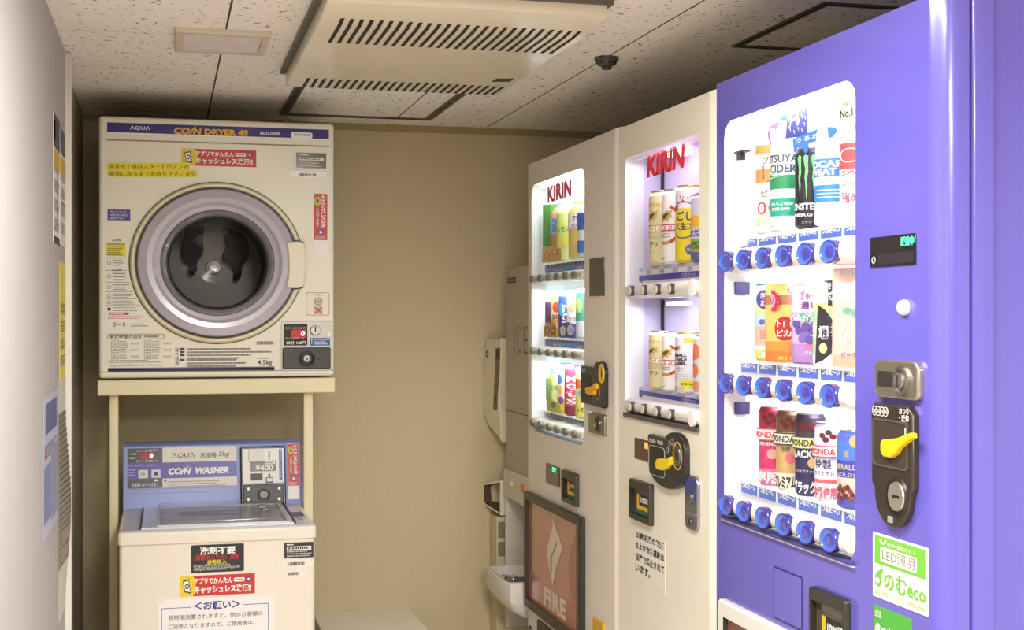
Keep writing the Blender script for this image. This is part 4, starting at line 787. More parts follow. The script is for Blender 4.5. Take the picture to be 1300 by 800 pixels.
b = MB(); L = [FR.px(*p, .02) for p in ((833, 586), (835, 582.5), (842, 582), (846, 583.5), (851, 580), (852, 583), (851, 590), (846, 596), (840, 597.5), (834.5, 596), (833, 592))]; b.prism(FR, L, .0145, .023, mat(232, 200, 20, .35), .003); b.build('return_lever', cu2, 'yellow return lever')
ua, ub = FR.px(804, 635)[0], FR.px(830.3, 640)[0]; bill_slot(M2, FR, ua, FR.px(804, 657)[1], ub, FR.px(804, 606.5)[1], '1000')
q = (FR.px(872.5, 640)[0], 0, FR.px(889, 640)[0], 0); va, vb_ = FR.px(881, 604)[1], FR.px(881, 673)[1]; uc = (q[0]+q[2])/2; b = MB(); b.prism(FR, rrect(q[0], vb_, q[2], va, .017, 6), 0, .007, mat(160, 160, 168, .22, .9), .003); lk = b.build('lock', M2, 'long silver lock plate')
b = MB(); b.prism(FR, rrect(q[0]+.004, va-.048, q[2]-.004, va-.006, .012, 5), .007, .0078, mat(84, 96, 170, .25, .6)); b.lathe(FR, uc, va-.046, [(.0125, .0075), (.0125, .011), (.009, .013), (0, .0135)], CHROME, 24); b.prism(FR, rrect(q[0]+.005, vb_+.03, q[2]-.005, va-.075, .003), .007, .008, mat(186, 184, 180, .25, .9)); b.lathe(FR, uc, vb_+.017, [(.008, .007), (.007, .010), (.005, .008), (0, .008)], mat(90, 88, 86, .3, .8), 18); b.build('cylinder', lk)
b = MB(); q = (FR.px(806.5, 700)[0], FR.px(806.5, 734)[1], FR.px(845, 700)[0], FR.px(806.5, 670)[1]); b.prism(FR, rrect(*q), 0, .0008, mat(232, 226, 214, .45))
for i, s in enumerate(('20歳未満の飲酒', 'および飲酒運転は', '法律で禁止されて', 'います。')): b.text(FR, s, bx2(q, .03, .80-.215*i, .97 if i < 3 else .52, .96-.215*i), .0012, INK, .025)
b.build('sticker', M2, 'white age limit sticker')

# --- pale machine (farthest)
PINK = mat(228, 217, 205, .33, coat=.15, vary=.015)
U3a, U3b, T3 = -3.914, -3.083, H+.4545
wl3, wr3 = colY(675, 400), colY(742, 400); wt3 = (FR.px(681, 231.5)[1]+FR.px(736, 216)[1])/2; wb3 = (FR.px(676, 547)[1]+FR.px(741, 566.5)[1])/2
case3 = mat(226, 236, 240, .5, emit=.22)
M3, D3 = machine('vending_machine', 'pale pinkish beige vending machine with a red flame poster, farthest of the three', U3a, U3b, T3, (wl3, wb3, wr3, wt3), .035, PINK, case3, br=.025)
RAIL3 = mat(206, 196, 182, .35); bu3 = [3.8376, 3.7485, 3.6639, 3.5813, 3.4999, 3.4176]; rows3 = []; sh3 = []
for k, py in enumerate((348.8, 451, 552)):
    vc = FR.px(732, py, .004)[1]; rows3.append(vc); r_ = rail(M3, wl3-.010, wr3-.004, vc, .0155, -.035, .006, RAIL3)
    for i, y in enumerate(bu3):
        b = MB(); b.lathe(FR, -y, vc, [(.0110, .003), (.0110, .0105), (.0104, .0115), (.0092, .0115)], mat(110, 106, 96, .35), 20, 1.5, 1); b.lathe(FR, -y, vc, [(.0092, .0115), (.008, .0128), (0, .0135)], mat(70, 130, 104, .35) if 0 < i < 5 else mat(120, 124, 108, .35), 18, 1.5, 1); b.build('button', r_)
    zz = FR.px(705, (332.5, 428.5, 523)[k], -.034)[1]; va = FR.px(705, (346.5, 442.5, 538)[k], -.034)[1]; vb_ = FR.px(705, (340, 435, 530)[k], -.034)[1]
    sh3.append(zz); b = MB(); b.prism(FR, rrect(wl3+.003, zz-.006, wr3-.003, zz), -.097, -.033, case3); b.build('shelf', M3)
    b = MB(); b.prism(FR, rrect(wl3+.02, va-.006, wr3-.003, zz-.0005), -.038, -.035, mat(150, 156, 166, .4)); b.prism(FR, rrect(wl3+.05, va, wr3-.003, vb_), -.035, -.0340, mat(70, 160, 226, .4)); b.prism(FR, rrect(wl3+.05, va, wl3+.16, vb_), -.035, -.0336, mat(96, 130, 220, .4))
    for uu in (-3.70, -3.47): b.text(FR, 'つめた〜い', (uu-.06, va+.004, uu+.05, vb_-.003), -.0331, WHITE, .03)
    for i in range(14): uu = wl3+.04+.040*i; b.flat(FR, rrect(uu, vb_+.002, uu+.026, zz-.004), -.0345, mat(104, 104, 112, .5))
    b.build('price_strip', M3)
for vtop in (wt3-.012, rows3[0]-.028, rows3[1]-.028): lamp(M3, wl3+.03, wr3-.03, vtop, -.018, .02, .80, (.90, .98, 1.0))
led_bar(M3, wl3+.05, wr3-.05, wt3-.009, -.014, (246, 252, 255), 5)
b = MB(); ul, ur = FR.px(695, 250, -.008)[0], FR.px(725, 250, -.008)[0]; b.text(FR, 'KIRIN', (ul, FR.px(696, 257.5, -.008)[1], ur, FR.px(697, 236, -.008)[1]), -.0085, mat(244, 84, 110, .4), .05); b.build('logo', M3, 'red lettering on the glass')
b = MB(); b.prism(FR, rrect(FR.px(749.5, 350)[0], FR.px(758, 376)[1], FR.px(767.7, 350)[0], FR.px(758, 327.5)[1], .002), 0, .003, mat(52, 46, 44, .25, coat=.4), .001); b.build('display', M3, 'blank black display')
ul, ur = FR.px(743, 490)[0], FR.px(772.5, 490)[0]; w_ = ur-ul; vb_ = FR.px(745, 512)[1]; vm_ = FR.px(745, 464)[1]; vt_ = FR.px(765, 458.5)[1]
P = [(ul, vb_+.006), (ul+.006, vb_), (ur-.008, vb_-.002), (ur, vb_+.006), (ur, vt_-.03)]+[(ul+w_*.78+w_*.22*math.cos(math.radians(a)), vt_-.028+.028*math.sin(math.radians(a))) for a in range(0, 170, 20)]+[(ul+w_*.54, vm_), (ul+.008, vm_), (ul, vm_-.008)]
b = MB(); b.prism(FR, P, 0, .014, mat(50, 47, 44, .3, .3), .004); b.text(FR, 'おつり', (ul+.012, vm_-.016, ul+.046, vm_-.006), .0144, WHITE, .02); b.prism(FR, rrect(ul+.012, vb_+.012, ul+w_*.50, vm_-.022, .006), .014, .0146, mat(30, 28, 27, .4)); b.lathe(FR, ul+w_*.78, vb_+.035, [(.018, .0142), (.018, .0150), (.016, .0150)], GREY, 18); cu3 = b.build('coin_unit', M3, 'black coin unit with round top')
b = MB(); c0 = FR.px(764, 474.5, .014); b.lathe(FR, *c0, [(.0225, .014), (.021, .0165), (.017, .0160)], mat(226, 184, 20, .35), 28, .95, 1.08); b.lathe(FR, *c0, [(.017, .016), (.0155, .0145), (0, .0145)], mat(206, 168, 26, .35), 24, .95, 1.08); b.prism(FR, rrect(c0[0]-.002, c0[1]-.008, c0[0]+.003, c0[1]+.008), .0145, .0152, BLACK); b.build('coin_slot', cu3, 'yellow coin slot')
b = MB(); L = [FR.px(*p, .02) for p in ((743.8, 492.5), (750, 491), (756, 486.5), (758, 488), (757.5, 493.5), (755, 496), (754.5, 501), (748, 502), (744, 499))]; b.prism(FR, L, .0145, .023, mat(232, 170, 20, .35), .003); b.build('return_lever', cu3, 'yellow return lever')
ul, ur = FR.px(750.5, 537)[0], FR.px(770.5, 537)[0]; va, vb_ = FR.px(752, 523)[1], FR.px(752, 549)[1]; b = MB(); b.prism(FR, rrect(ul, vb_, ur, va, .006), 0, .008, mat(150, 142, 130, .3, .8), .003); cc = (ul+(ur-ul)*.62, (va+vb_)/2); b.lathe(FR, *cc, [(.020, .008), (.020, .011), (.015, .012), (.014, .009), (.010, .009), (.010, .013), (0, .0135)], mat(120, 114, 106, .25, .9), 24, 1, 1); b.build('lock', M3, 'metal lock plate')
q = (FR.px(694, 600)[0], FR.px(694, 612)[1], FR.px(711, 600)[0], FR.px(694, 587.5)[1]); b = MB(); b.prism(FR, rrect(*q, .002), 0, .003, mat(40, 42, 40, .2, coat=.4), .001); b.text(FR, '販', bx2(q, .50, .66, .80, .93), .0035, mat(40, 210, 130, .4, emit=1.6), .04); b.build('display', M3, 'small black display with green light')
bill_slot(M3, FR, FR.px(717.5, 620)[0], FR.px(718, 636)[1], FR.px(735.5, 620)[0], FR.px(718, 596)[1], '円')
# flame poster
ul, ur = FR.px(671, 700)[0], FR.px(743.3, 700)[0]; vt_ = (FR.px(672.5, 624)[1]+FR.px(742, 657)[1])/2; vb_ = FR.px(672, 769)[1]
P = rrect(ul, vb_, ur, vt_, .004); I = rrect(ul+.022, vb_+.026, ur-.028, vt_-.022); FRM = mat(62, 56, 48, .35, .3); b = MB()
b.loft(FR, [(P, 0), (P, .012), (inset(P, .005), .016)], FRM, closed_end=False); b.flat(FR, inset(P, .005), .016, FRM, [I]); k = len(I); b.add([FR.w(x, y, .016) for x, y in I]+[FR.w(x, y, .004) for x, y in I], [(i, k+i, k+(i+1) % k, (i+1) % k) for i in range(k)], FRM); pf = b.build('poster_frame', M3, 'dark metal poster frame')
b = MB(); b.flat(FR, I, .005, mat(176, 100, 84, .22, coat=.8)); PW = mat(222, 204, 186, .4); g = lambda x, y: FR.px(660+x/4, 600+y/4, .0055)
b.flat(FR, [g(*p) for p in ((262, 640), (248, 560), (246, 470), (256, 390), (276, 320), (299, 268), (299, 660))], .0053, mat(148, 52, 50, .25, coat=.8)); b.flat(FR, [g(*p) for p in ((290, 330), (299, 300), (299, 400), (292, 380))], .0057, mat(196, 140, 130, .3, coat=.5))
b.flat(FR, [g(*p) for p in ((167, 225), (181, 275), (192, 312), (202, 330), (205, 348), (213, 362), (213, 392), (203, 430), (188, 478), (176, 530), (168, 580), (157, 522), (147, 470), (139, 420), (142, 370), (155, 320), (166, 278))], .0058, PW)
b.flat(FR, [g(*p) for p in ((186, 345), (188, 366), (181, 392), (168, 416), (162, 440), (162, 478), (166, 515), (156, 485), (153, 450), (157, 425), (170, 400), (181, 372))], .0062, mat(168, 92, 78, .3))
u_0, u_1 = g(122, 640)[0], g(236, 700)[0]; b.text(FR, 'FIRE', (u_0, (g(124, 672)[1]), u_1, g(122, 574)[1]), .0058, PW, .05); b.build('poster', pf, 'red poster with pale flame')
ul = FR.px(684, 790)[0]; vt_ = FR.px(684, 786)[1]; b = MB(); b.prism(FR, rrect(ul, vt_-.25, ur+.01, vt_, .004), 0, .006, mat(20, 19, 19, .35), .002); b.build('delivery_flap', M3, 'black delivery flap'); b = MB(); c0 = FR.px(673.8, 799); b.lathe(FR, *c0, [(.011, 0), (.011, .003), (.008, .003)], mat(50, 60, 50), 16); b.build('keyhole', M3)
ul, ur = FR.px(755, 790)[0], FR.px(768, 790)[0]; vt_ = FR.px(756, 784)[1]; b = MB(); b.prism(FR, rrect(ul, vt_-.10, ur, vt_, .003), 0, .006, mat(206, 160, 20, .35), .002); b.build('change_cup', M3, 'yellow change cup')

# ------------------------------------------------------------------ the drinks on show
def place(pxl, n, r):
    """axis of an upright round thing whose left outline is seen at pixel column pxl, standing n behind the fronts"""
    x = XF-n; a = math.atan2(*ray(pxl, 401).xy); ang = a
    for _ in range(30): y = x/math.tan(ang); d = math.hypot(x, y); ang = a+math.asin(r/d)
    y = x/math.tan(ang); return x, y, x*sy+y*cy_
GOLDM = mat(206, 178, 84, .3, .7); SILV = mat(206, 206, 210, .25, .9)
TURN = math.radians(22)                     # the dummies are turned a little towards the aisle's mouth
class Item:
    """a drink standing upright: everything is drawn over its own curved side"""
    def __init__(s, x, y, z0, z1, r, e=2.0, yaw=0.): s.x, s.y, s.z0, s.z1, s.r, s.e, s.yaw = x, y, z0, z1, r, e, yaw; s.h = z1-z0
    def rad(s, phi):
        c, d = abs(math.cos(phi-s.yaw)), abs(math.sin(phi-s.yaw)); return 1/((c**s.e+d**s.e)**(1/s.e))
    def pt(s, phi, zf, rr, off=0.):
        k = s.r*rr*s.rad(phi)+off; phi += TURN; return Vector((s.x-k*math.cos(phi), s.y-k*math.sin(phi), s.z0+s.h*zf))
    def side(s, mb, prof, m, seg=48):
        for q in range(len(prof)-1):
            (r0, z0), (r1, z1) = prof[q][:2], prof[q+1][:2]
            V = [s.pt(2*math.pi*k/seg, z, r) for r, z in ((r0, z0), (r1, z1)) for k in range(seg)]
            mb.add(V, [(k, seg+k, seg+(k+1) % seg, (k+1) % seg) for k in range(seg)], prof[q][2] if len(prof[q]) > 2 else m)
        for (r0, z0), fl in ((prof[0][:2], 0), (prof[-1][:2], 1)):
            if r0 > 1e-4: V = [s.pt(2*math.pi*k/seg, z0, r0) for k in range(seg)]; mb.add(V, [tuple(range(seg)) if not fl else tuple(reversed(range(seg)))], prof[-1][2] if fl and len(prof[-1]) > 2 else (prof[0][2] if len(prof[0]) > 2 else m))
    def text(s, mb, t, p0, p1, z0, z1, m, bold=.02, rr=1.0, off=.0006, rot=False):
        V, P = text_geo(t, bold); f = (lambda x, y: (p0+(p1-p0)*y, z1-(z1-z0)*x)) if rot else (lambda x, y: (p0+(p1-p0)*x, z0+(z1-z0)*y))
        mb.add([s.pt(math.radians(f(x, y)[0]), f(x, y)[1], rr, off) for x, y in V], P, m)
    def vtext(s, mb, t, p0, p1, z0, z1, m, bold=.02, rr=1.0, off=.0006):
        h = (z1-z0)/len(t)
        for i, c in enumerate(t): s.text(mb, c, p0, p1, z1-(i+1)*h+h*.06, z1-i*h-h*.06, m, bold, rr, off)
    def patch(s, mb, p0, p1, z0, z1, m, rr=1.0, off=.0004, seg=None):
        seg = seg or max(2, int(abs(p1-p0)/10)); V = [s.pt(math.radians(p0+(p1-p0)*k/seg), z, rr, off) for k in range(seg+1) for z in (z0, z1)]
        mb.add(V, [(2*k, 2*k+2, 2*k+3, 2*k+1) for k in range(seg)], m)
    def poly(s, mb, pts, m, rr=1.0, off=.0005, seg=6):
        """star-shaped outline in (degrees, height fraction), drawn from its middle in rings"""
        cx = sum(p[0] for p in pts)/len(pts); cz = sum(p[1] for p in pts)/len(pts); n = len(pts); V = []; Fc = []
        for q in range(seg+1):
            for p in pts: V.append(s.pt(math.radians(cx+(p[0]-cx)*q/seg), cz+(p[1]-cz)*q/seg, rr, off))
        for q in range(seg):
            for i in range(n): j = (i+1) % n; Fc.append((q*n+i, (q+1)*n+i, (q+1)*n+j, q*n+j))
        mb.add(V, Fc, m)
    def oval(s, mb, pc, zc, dp, dz, m, rr=1.0, off=.0005, seg=24): s.poly(mb, [(pc+dp*math.cos(2*math.pi*k/seg), zc+dz*math.sin(2*math.pi*k/seg)) for k in range(seg)], m, rr, off)
    def ring(s, mb, pc, zc, dp, dz, w, m, a0=0, a1=360, rr=1.0, off=.0005, seg=32):
        V = []
        for k in range(seg+1):
            a = math.radians(a0+(a1-a0)*k/seg)
            for q in (1, 1-w): V.append(s.pt(math.radians(pc+dp*q*math.cos(a)), zc+dz*q*math.sin(a), rr, off))
        mb.add(V, [(2*k, 2*k+2, 2*k+3, 2*k+1) for k in range(seg)], m)
def drink(name, label, cat, group, it):
    t = thing(name, label, cat, (it.x, it.y, it.z0), group); return t
def can(t, it, m, bands=None, lid=SILV, neck=.035):
    b = MB(); pr = [(.80, 0), (.86, .012), (.98, .035)]+[(1.0, .045)]
    if bands:
        pr = [(.80, 0, bands[0][1]), (.86, .012, bands[0][1]), (1., .04, bands[0][1])]
        for zf, mm in bands[1:]: pr[-1] = (pr[-1][0], pr[-1][1], pr[-1][2]); pr.append((1., zf, mm))
        pr += [(1., 1-neck*2.2, bands[-1][1]), (.86, 1-neck*.7, bands[-1][1])]
    else: pr = [(.80, 0, m), (.86, .012, m), (1., .04, m), (1., 1-neck*2.2, m), (.86, 1-neck*.7, m)]
    it.side(b, pr, m); body = b.build('body', t)
    b = MB(); it.side(b, [(.86, 1-neck*.7), (.90, 1-neck*.3), (.88, 1.0), (.82, .992), (.80, .975)], lid, 32); b.build('lid', t)
    return body
def bottle(t, it, liq, label_m, l0=.25, l1=.72, cap_m=WHITE, sh=.80, neck=.42, bands=None):
    b = MB(); it.side(b, [(.80, 0), (.96, .015), (.96, l0-.02), (.92, l0), (.92, l1), (.96, l1+.01), (.86, sh), (neck*1.3, .90), (neck, .93), (neck, .965)], liq); b.build('body', t)
    b = MB(); bb = bands or [(l0, label_m), (l1, label_m)]; it.side(b, [(.975, z, m) for z, m in bb], label_m); lb = b.build('label', t)
    b = MB(); it.side(b, [(neck*1.12, .955), (neck*1.12, .995), (neck*1.0, 1.0)], cap_m, 24); b.build('cap', t); return lb
def decor(parent, name='print'): 
    b = MB(); return b, (lambda: b.build(name, parent))
K = -.052
def mk(pxl, pyb, pyt, r, e=2., n=K, yaw=0.):
    x, y, d = place(pxl, n, r); z = lambda p: H+(401-p)/F_PX*d; return Item(x, y, z(pyb), z(pyt), r, e, yaw)
SHELF = {id(rows1): sh1, id(rows2): sh2, id(rows3): sh3}
def mks(rows, k, *a, base=None, **kw):
    it = mk(*a, **kw); z0 = SHELF[id(rows)][k]+.0006; it.h = it.z1-z0; it.z0 = z0; return it
G1 = 'drinks on show in the purple machine'; G2 = 'beer cans on show in the beige machine'; G3 = 'drinks on show in the pale machine'
PALE = mat(246, 244, 236, .35); ORGE = mat(240, 160, 84, .4); TEAL = mat(30, 168, 140, .4); VIOL = mat(104, 84, 170, .4); SKY = mat(60, 140, 220, .4)
CLR = mat(226, 240, 240, .12, spec=.8)
# top row of the purple machine
it = mks(rows1, 0, 958.5, 300, 158, .031); t = drink('plastic_bottle', 'white bottle with orange bands and red zeros, leftmost in the purple machine\'s top row', 'bottle', G1, it)
lb = bottle(t, it, PALE, PALE, .08, .80, mat(200, 232, 210, .4), .84, .45, [(.08, mat(240, 240, 190)), (.16, PALE), (.46, ORGE), (.58, PALE), (.72, ORGE), (.80, PALE)]); b, fin = decor(lb)
it.text(b, '00', -15, 70, .17, .29, mat(224, 70, 80), 0, .975); it.text(b, 'ゼロ', 0, 62, .33, .40, mat(110, 104, 96), 0, .975); it.vtext(b, 'カロリ', 10, 50, .46, .70, mat(110, 120, 80), 0, .975); fin()
it = mks(rows1, 0, 977, 290, 147, .033); t = drink('plastic_bottle', 'bottle with white label over green bands, behind the black can in the purple machine', 'bottle', G1, it)
lb = bottle(t, it, CLR, PALE, .05, .70, TEAL, .84, .45, [(.05, CLR), (.13, TEAL), (.28, PALE), (.36, mat(40, 150, 96)), (.48, PALE), (.70, PALE)]); b, fin = decor(lb)
GT = mat(64, 84, 96, .4); it.text(b, 'MITSUYA', -60, 74, .585, .655, GT, .03, .975); it.text(b, 'CIDER', -30, 70, .50, .57, GT, .03, .975)
for k in range(2): it.poly(b, [(-60, .44+.03*k), (10, .46+.03*k), (100, .50+.03*k), (100, .512+.03*k), (10, .474+.03*k), (-60, .452+.03*k)], mat(230, 244, 236) if k == 0 else mat(40, 150, 96), .975)
it.text(b, 'おいしい炭酸', -20, 60, .22, .25, WHITE, .02, .975); it.text(b, '透明な味', -20, 50, .175, .205, WHITE, .02, .975); fin()
it = mks(rows1, 0, 1009, 291, 188, .0285); t = drink('energy_drink_can', 'tall black can with a green claw mark', 'can', G1, it); bd = can(t, it, mat(40, 34, 44, .3)); b, fin = decor(bd)
MG = mat(120, 226, 130, .4)
for c_, lo in ((-4, .42), (22, .34), (48, .44)): it.poly(b, [(c_-9, .86), (c_-2, .90), (c_+9, .88), (c_+7, .78), (c_+9, .70), (c_+4, .60), (c_+6, .52), (c_+2, lo), (c_-1, .54), (c_-4, .62), (c_-1, .72), (c_-5, .80)], MG)
it.text(b, 'MONSTER', -70, 72, .22, .31, WHITE, .04); it.text(b, 'ENERGY', -48, 66, .145, .185, WHITE, .03); it.text(b, 'エナジー', 6, 56, .06, .09, mat(200, 200, 200), 0); fin()
it = mks(rows1, 0, 1033, 288, 138, .034); t = drink('plastic_bottle', 'white bottle with broad blue label, right of the black can', 'bottle', G1, it)
lb = bottle(t, it, mat(232, 236, 244, .3), SKY, .20, .56, WHITE, .80, .45, [(.20, SKY), (.34, PALE), (.41, SKY), (.56, SKY)]); b, fin = decor(lb)
it.text(b, 'POCARI', -62, 76, .485, .545, WHITE, .05, .975); it.text(b, 'SWEAT', -62, 48, .42, .48, WHITE, .05, .975)
for k in range(3): it.patch(b, -20, 74, .23+.03*k, .24+.03*k, mat(190, 216, 244), .975, .0006)
it.poly(b, [(-60, .34), (20, .355), (90, .40), (90, .415), (20, .405), (-60, .41)], PALE, .975, .0007); fin()
it = mks(rows1, 0, 1065, 286, 132, .033); t = drink('plastic_bottle', 'red labelled bottle cut off by the window edge, rightmost in the purple machine\'s top row', 'bottle', G1, it)
lb = bottle(t, it, CLR, PALE, .10, .66, WHITE, .82, .45, [(.10, PALE), (.40, PALE), (.44, mat(232, 84, 84)), (.66, PALE)]); b, fin = decor(lb)
it.ring(b, 10, .555, 40, .06, .14, PALE, rr=.975, off=.0007); it.text(b, 'SA', -24, 36, .39, .43, mat(232, 84, 84), 0, .975); it.text(b, '強め', -20, 44, .16, .25, mat(226, 80, 96), .01, .975); it.text(b, '炭酸', -20, 30, .29, .33, mat(180, 150, 150), 0, .975); fin()
# hanging promotion cards in the top row
def card(name, label, cat, pts, n, m, extra=None, th=.0015):
    P = [FR.px(*p, n) for p in pts]; b = MB(); b.prism(FR, P, n-th, n, m)
    if extra: extra(b, n+.0004)
    c = (sum(p[0] for p in P)/len(P), min(p[1] for p in P)); o = b.build(name, base=FR.w(c[0], c[1], n)); tag(o, label, cat, 'promotion cards in the purple machine'); return o
def ex_blue(b, n):
    b.tpx(FR, 'クール', 1001, 144, 1015, 160, n, WHITE, .03)
    for p in ((1003, 165), (1008, 168), (1013, 164), (1018, 166), (1021, 158), (1018, 148), (1022, 150)): b.flat(FR, [FR.px(p[0]-1, p[1]-3, n), FR.px(p[0]+.6, p[1]-2, n), FR.px(p[0]+1, p[1]+3, n)], n, WHITE)
card('promotion_card', 'dark blue spiky card with white drops hanging above the black can', 'card', [(997, 176), (999, 150), (995, 140), (1001, 145), (1006, 140), (1018, 137), (1024.5, 132), (1023, 140), (1025, 171), (1012, 174)], -.034, mat(64, 66, 160, .4), ex_blue)
card('promotion_card', 'pink and red round card hanging over the green banded bottle', 'card', [(975, 178), (974.5, 168), (978, 159), (985, 155), (992, 156), (995, 162), (998, 178), (990, 181), (982, 184), (977, 183)], -.036, mat(230, 70, 130, .4), lambda b, n: (b.flat(FR, [FR.px(*p, n) for p in ((986, 160), (991, 164), (994, 178), (987, 177))], n, mat(90, 70, 190, .4)), b.tpx(FR, '旨', 977, 163, 984, 178, n, WHITE, .05)))
card('promotion_card', 'bright blue slanted ribbon card above the broad blue label', 'card', [(1006, 177), (1010, 175), (1044, 161), (1060, 161), (1063, 166), (1056, 174), (1026, 182), (1024, 194), (1008, 194)], -.030, mat(64, 130, 224, .4), lambda b, n: (b.text(FR, 'うるおう', (FR.px(1010, 180, n)[0], FR.px(1030, 177, n)[1], FR.px(1050, 170, n)[0], FR.px(1030, 171, n)[1]), n, WHITE, .02)))
# middle row
it = mks(rows1, 1, 957.5, 456, 360, .030); t = drink('juice_can', 'can with blue round badge, leftmost in the purple machine\'s middle row', 'can', G1, it); bd = can(t, it, PALE, [(.04, mat(250, 226, 120)), (.14, PALE), (.20, mat(246, 190, 170)), (.45, mat(190, 220, 230)), (.62, mat(246, 232, 150)), (.72, PALE)], mat(90, 190, 220, .3, .5)); b, fin = decor(bd)
it.oval(b, 28, .79, 44, .125, mat(76, 74, 170)); it.text(b, 'きり', 6, 50, .80, .88, WHITE, .02, 1, .0009); it.text(b, 'ある', 6, 54, .70, .78, WHITE, .02, 1, .0009); it.text(b, '甘夏', 0, 60, .28, .40, mat(250, 140, 120)); it.text(b, '朝', 0, 30, .46, .54, mat(90, 100, 190)); it.patch(b, 10, 50, .05, .11, WHITE); fin()
it = mks(rows1, 1, 978, 458.6, 359, .030, e=9); t = drink('juice_carton', 'orange drink carton with red round emblem in the purple machine', 'carton', G1, it)
OG2 = mat(246, 206, 130, .4); b = MB(); it.side(b, [(1, 0, mat(240, 128, 60)), (1, .14, mat(240, 150, 70)), (1, .26, mat(246, 196, 110)), (1, .72, mat(170, 120, 90)), (1, .84, OG2), (1, .965, OG2), (.98, .985, OG2)], OG2, 72); bd = b.build('body', t); b, fin = decor(bd)
it.oval(b, 34, .42, 38, .15, RED, off=.0008); it.text(b, 'トロ', 8, 54, .44, .53, WHITE, .04, 1, .0014); it.text(b, 'ピカ', 8, 54, .32, .41, WHITE, .04, 1, .0014); it.poly(b, [(-10, 0), (120, 0), (120, .30), (80, .22), (40, .10)], mat(240, 120, 50), off=.0006); it.text(b, '果汁', 10, 60, .03, .075, mat(250, 220, 90), .02, 1, .001); it.patch(b, 44, 96, .84, .965, PALE, off=.001); it.ring(b, 70, .90, 26, .065, .15, mat(226, 60, 96), off=.0013); fin()
b = MB(); c0 = FR.px(978.5, 382, -.02)
P = [(c0[0]+(.026 if k % 2 else .022)*math.cos(math.pi*k/14)*1.25, c0[1]+(.0215 if k % 2 else .0185)*math.sin(math.pi*k/14)) for k in range(28)]; b.prism(FR, P, -.0215, -.020, mat(214, 40, 96, .4)); b.flat(FR, ellipse(*c0, .020, .0135, 20), -.0196, mat(246, 180, 190)); b.text(FR, '旨い', (c0[0]-.014, c0[1]-.007, c0[0]+.014, c0[1]+.007), -.0192, mat(214, 40, 96), .03)
tag(b.build('promotion_card', base=FR.w(c0[0], c0[1]-.02, -.02)), 'crimson toothed round card in front of the orange carton', 'card', 'promotion cards in the purple machine')
it = mks(rows1, 1, 1009, 458.6, 356, .031, e=4); t = drink('grape_bottle', 'grape juice bottle with purple grapes and pink title', 'bottle', G1, it)
LV = mat(200, 176, 216, .35); b = MB(); it.side(b, [(.9, 0, mat(150, 110, 170)), (1, .02, mat(170, 130, 186)), (1, .10, mat(176, 140, 196)), (1, .24, LV), (1, .62, mat(226, 206, 232)), (1, .93, LV), (.86, .96, LV), (.6, .98, LV)], LV, 56); bd = b.build('body', t); b, fin = decor(bd)
for k, (p, z) in enumerate(((-8, .40), (18, .36), (44, .40), (6, .30), (32, .29), (60, .33), (20, .45), (50, .47), (-14, .48))): it.oval(b, p, z, 15, .05, (mat(108, 84, 160, .3), mat(132, 104, 180, .3))[k % 2], off=.0006+.0002*k)
it.poly(b, [(-20, .56), (10, .62), (70, .60), (76, .52), (30, .50), (-16, .52)], mat(96, 176, 130), off=.0008); it.text(b, "Welch's", -60, 48, .52, .585, WHITE, .03, 1, .0026); it.text(b, 'ぎゅっと', 0, 70, .76, .87, mat(226, 80, 130), .02); it.text(b, '濃い', 0, 62, .65, .75, mat(120, 70, 140), .02); it.patch(b, 18, 70, .17, .24, mat(240, 120, 170)); it.text(b, 'グレープ', 16, 70, .12, .155, WHITE, .02); it.oval(b, 56, .93, 16, .05, mat(108, 84, 160)); fin()
it = mks(rows1, 1, 1037, 459.5, 354, .0295, e=5); t = drink('tea_bottle', 'squarish tea bottle with dark leaf shape and dark cap card, green and white label', 'bottle', G1, it)
GR2 = mat(170, 220, 160, .35); b = MB(); it.side(b, [(.9, 0, PALE), (1, .02, PALE), (1, .12, GR2), (1, .32, mat(206, 236, 196)), (1, .5, GR2), (1, .62, mat(232, 230, 150)), (1, .72, PALE), (1, .95, PALE), (.7, .985, PALE)], PALE, 64); bd = b.build('body', t); b, fin = decor(bd)
DKV = mat(52, 46, 58, .4); it.poly(b, [(-30, .02), (0, .06), (30, .14), (48, .26), (50, .38), (36, .52), (10, .64), (-20, .70)], DKV, off=.0007); it.text(b, '颯', -16, 26, .30, .46, WHITE, .02, 1, .0012); it.vtext(b, 'そう', 28, 42, .34, .48, WHITE, 0, 1, .0012); it.oval(b, 2, .20, 16, .06, mat(206, 226, 150), off=.0012); it.text(b, '香る緑茶', 54, 84, .10, .13, mat(60, 110, 70), 0, 1, .001); it.poly(b, [(46, .10), (88, .24), (88, .34), (60, .22), (50, .16)], mat(120, 190, 120), off=.0008); fin()
b = MB(); P = [FR.px(*p, -.0285) for p in ((1037.5, 357), (1063, 355), (1063, 381), (1058, 387), (1051, 388), (1043, 384), (1038.5, 378))]; b.prism(FR, P, -.030, -.0285, mat(60, 56, 62, .4)); b.tpx(FR, 'すっきり', 1039.5, 359, 1060.5, 367, -.0281, WHITE, .03); b.tpx(FR, '爽快', 1042, 370, 1059.5, 381, -.0281, WHITE, .03)
tag(b.build('promotion_card', base=FR.w(P[4][0], P[4][1], -.03)), 'dark grey card with white writing at the top of the squarish tea bottle', 'card', 'promotion cards in the purple machine')
it = mks(rows1, 1, 1063.5, 462, 339, .030, e=8); t = drink('juice_carton', 'pink and orange carton cut off by the window edge, purple machine\'s middle row', 'carton', G1, it)
PK = mat(248, 196, 180, .4); b = MB(); it.side(b, [(1, 0, mat(250, 180, 150)), (1, .12, PK), (1, .66, mat(246, 226, 220)), (1, .84, mat(250, 200, 180)), (1, .99, PK)], PK, 64); bd = b.build('body', t); b, fin = decor(bd)
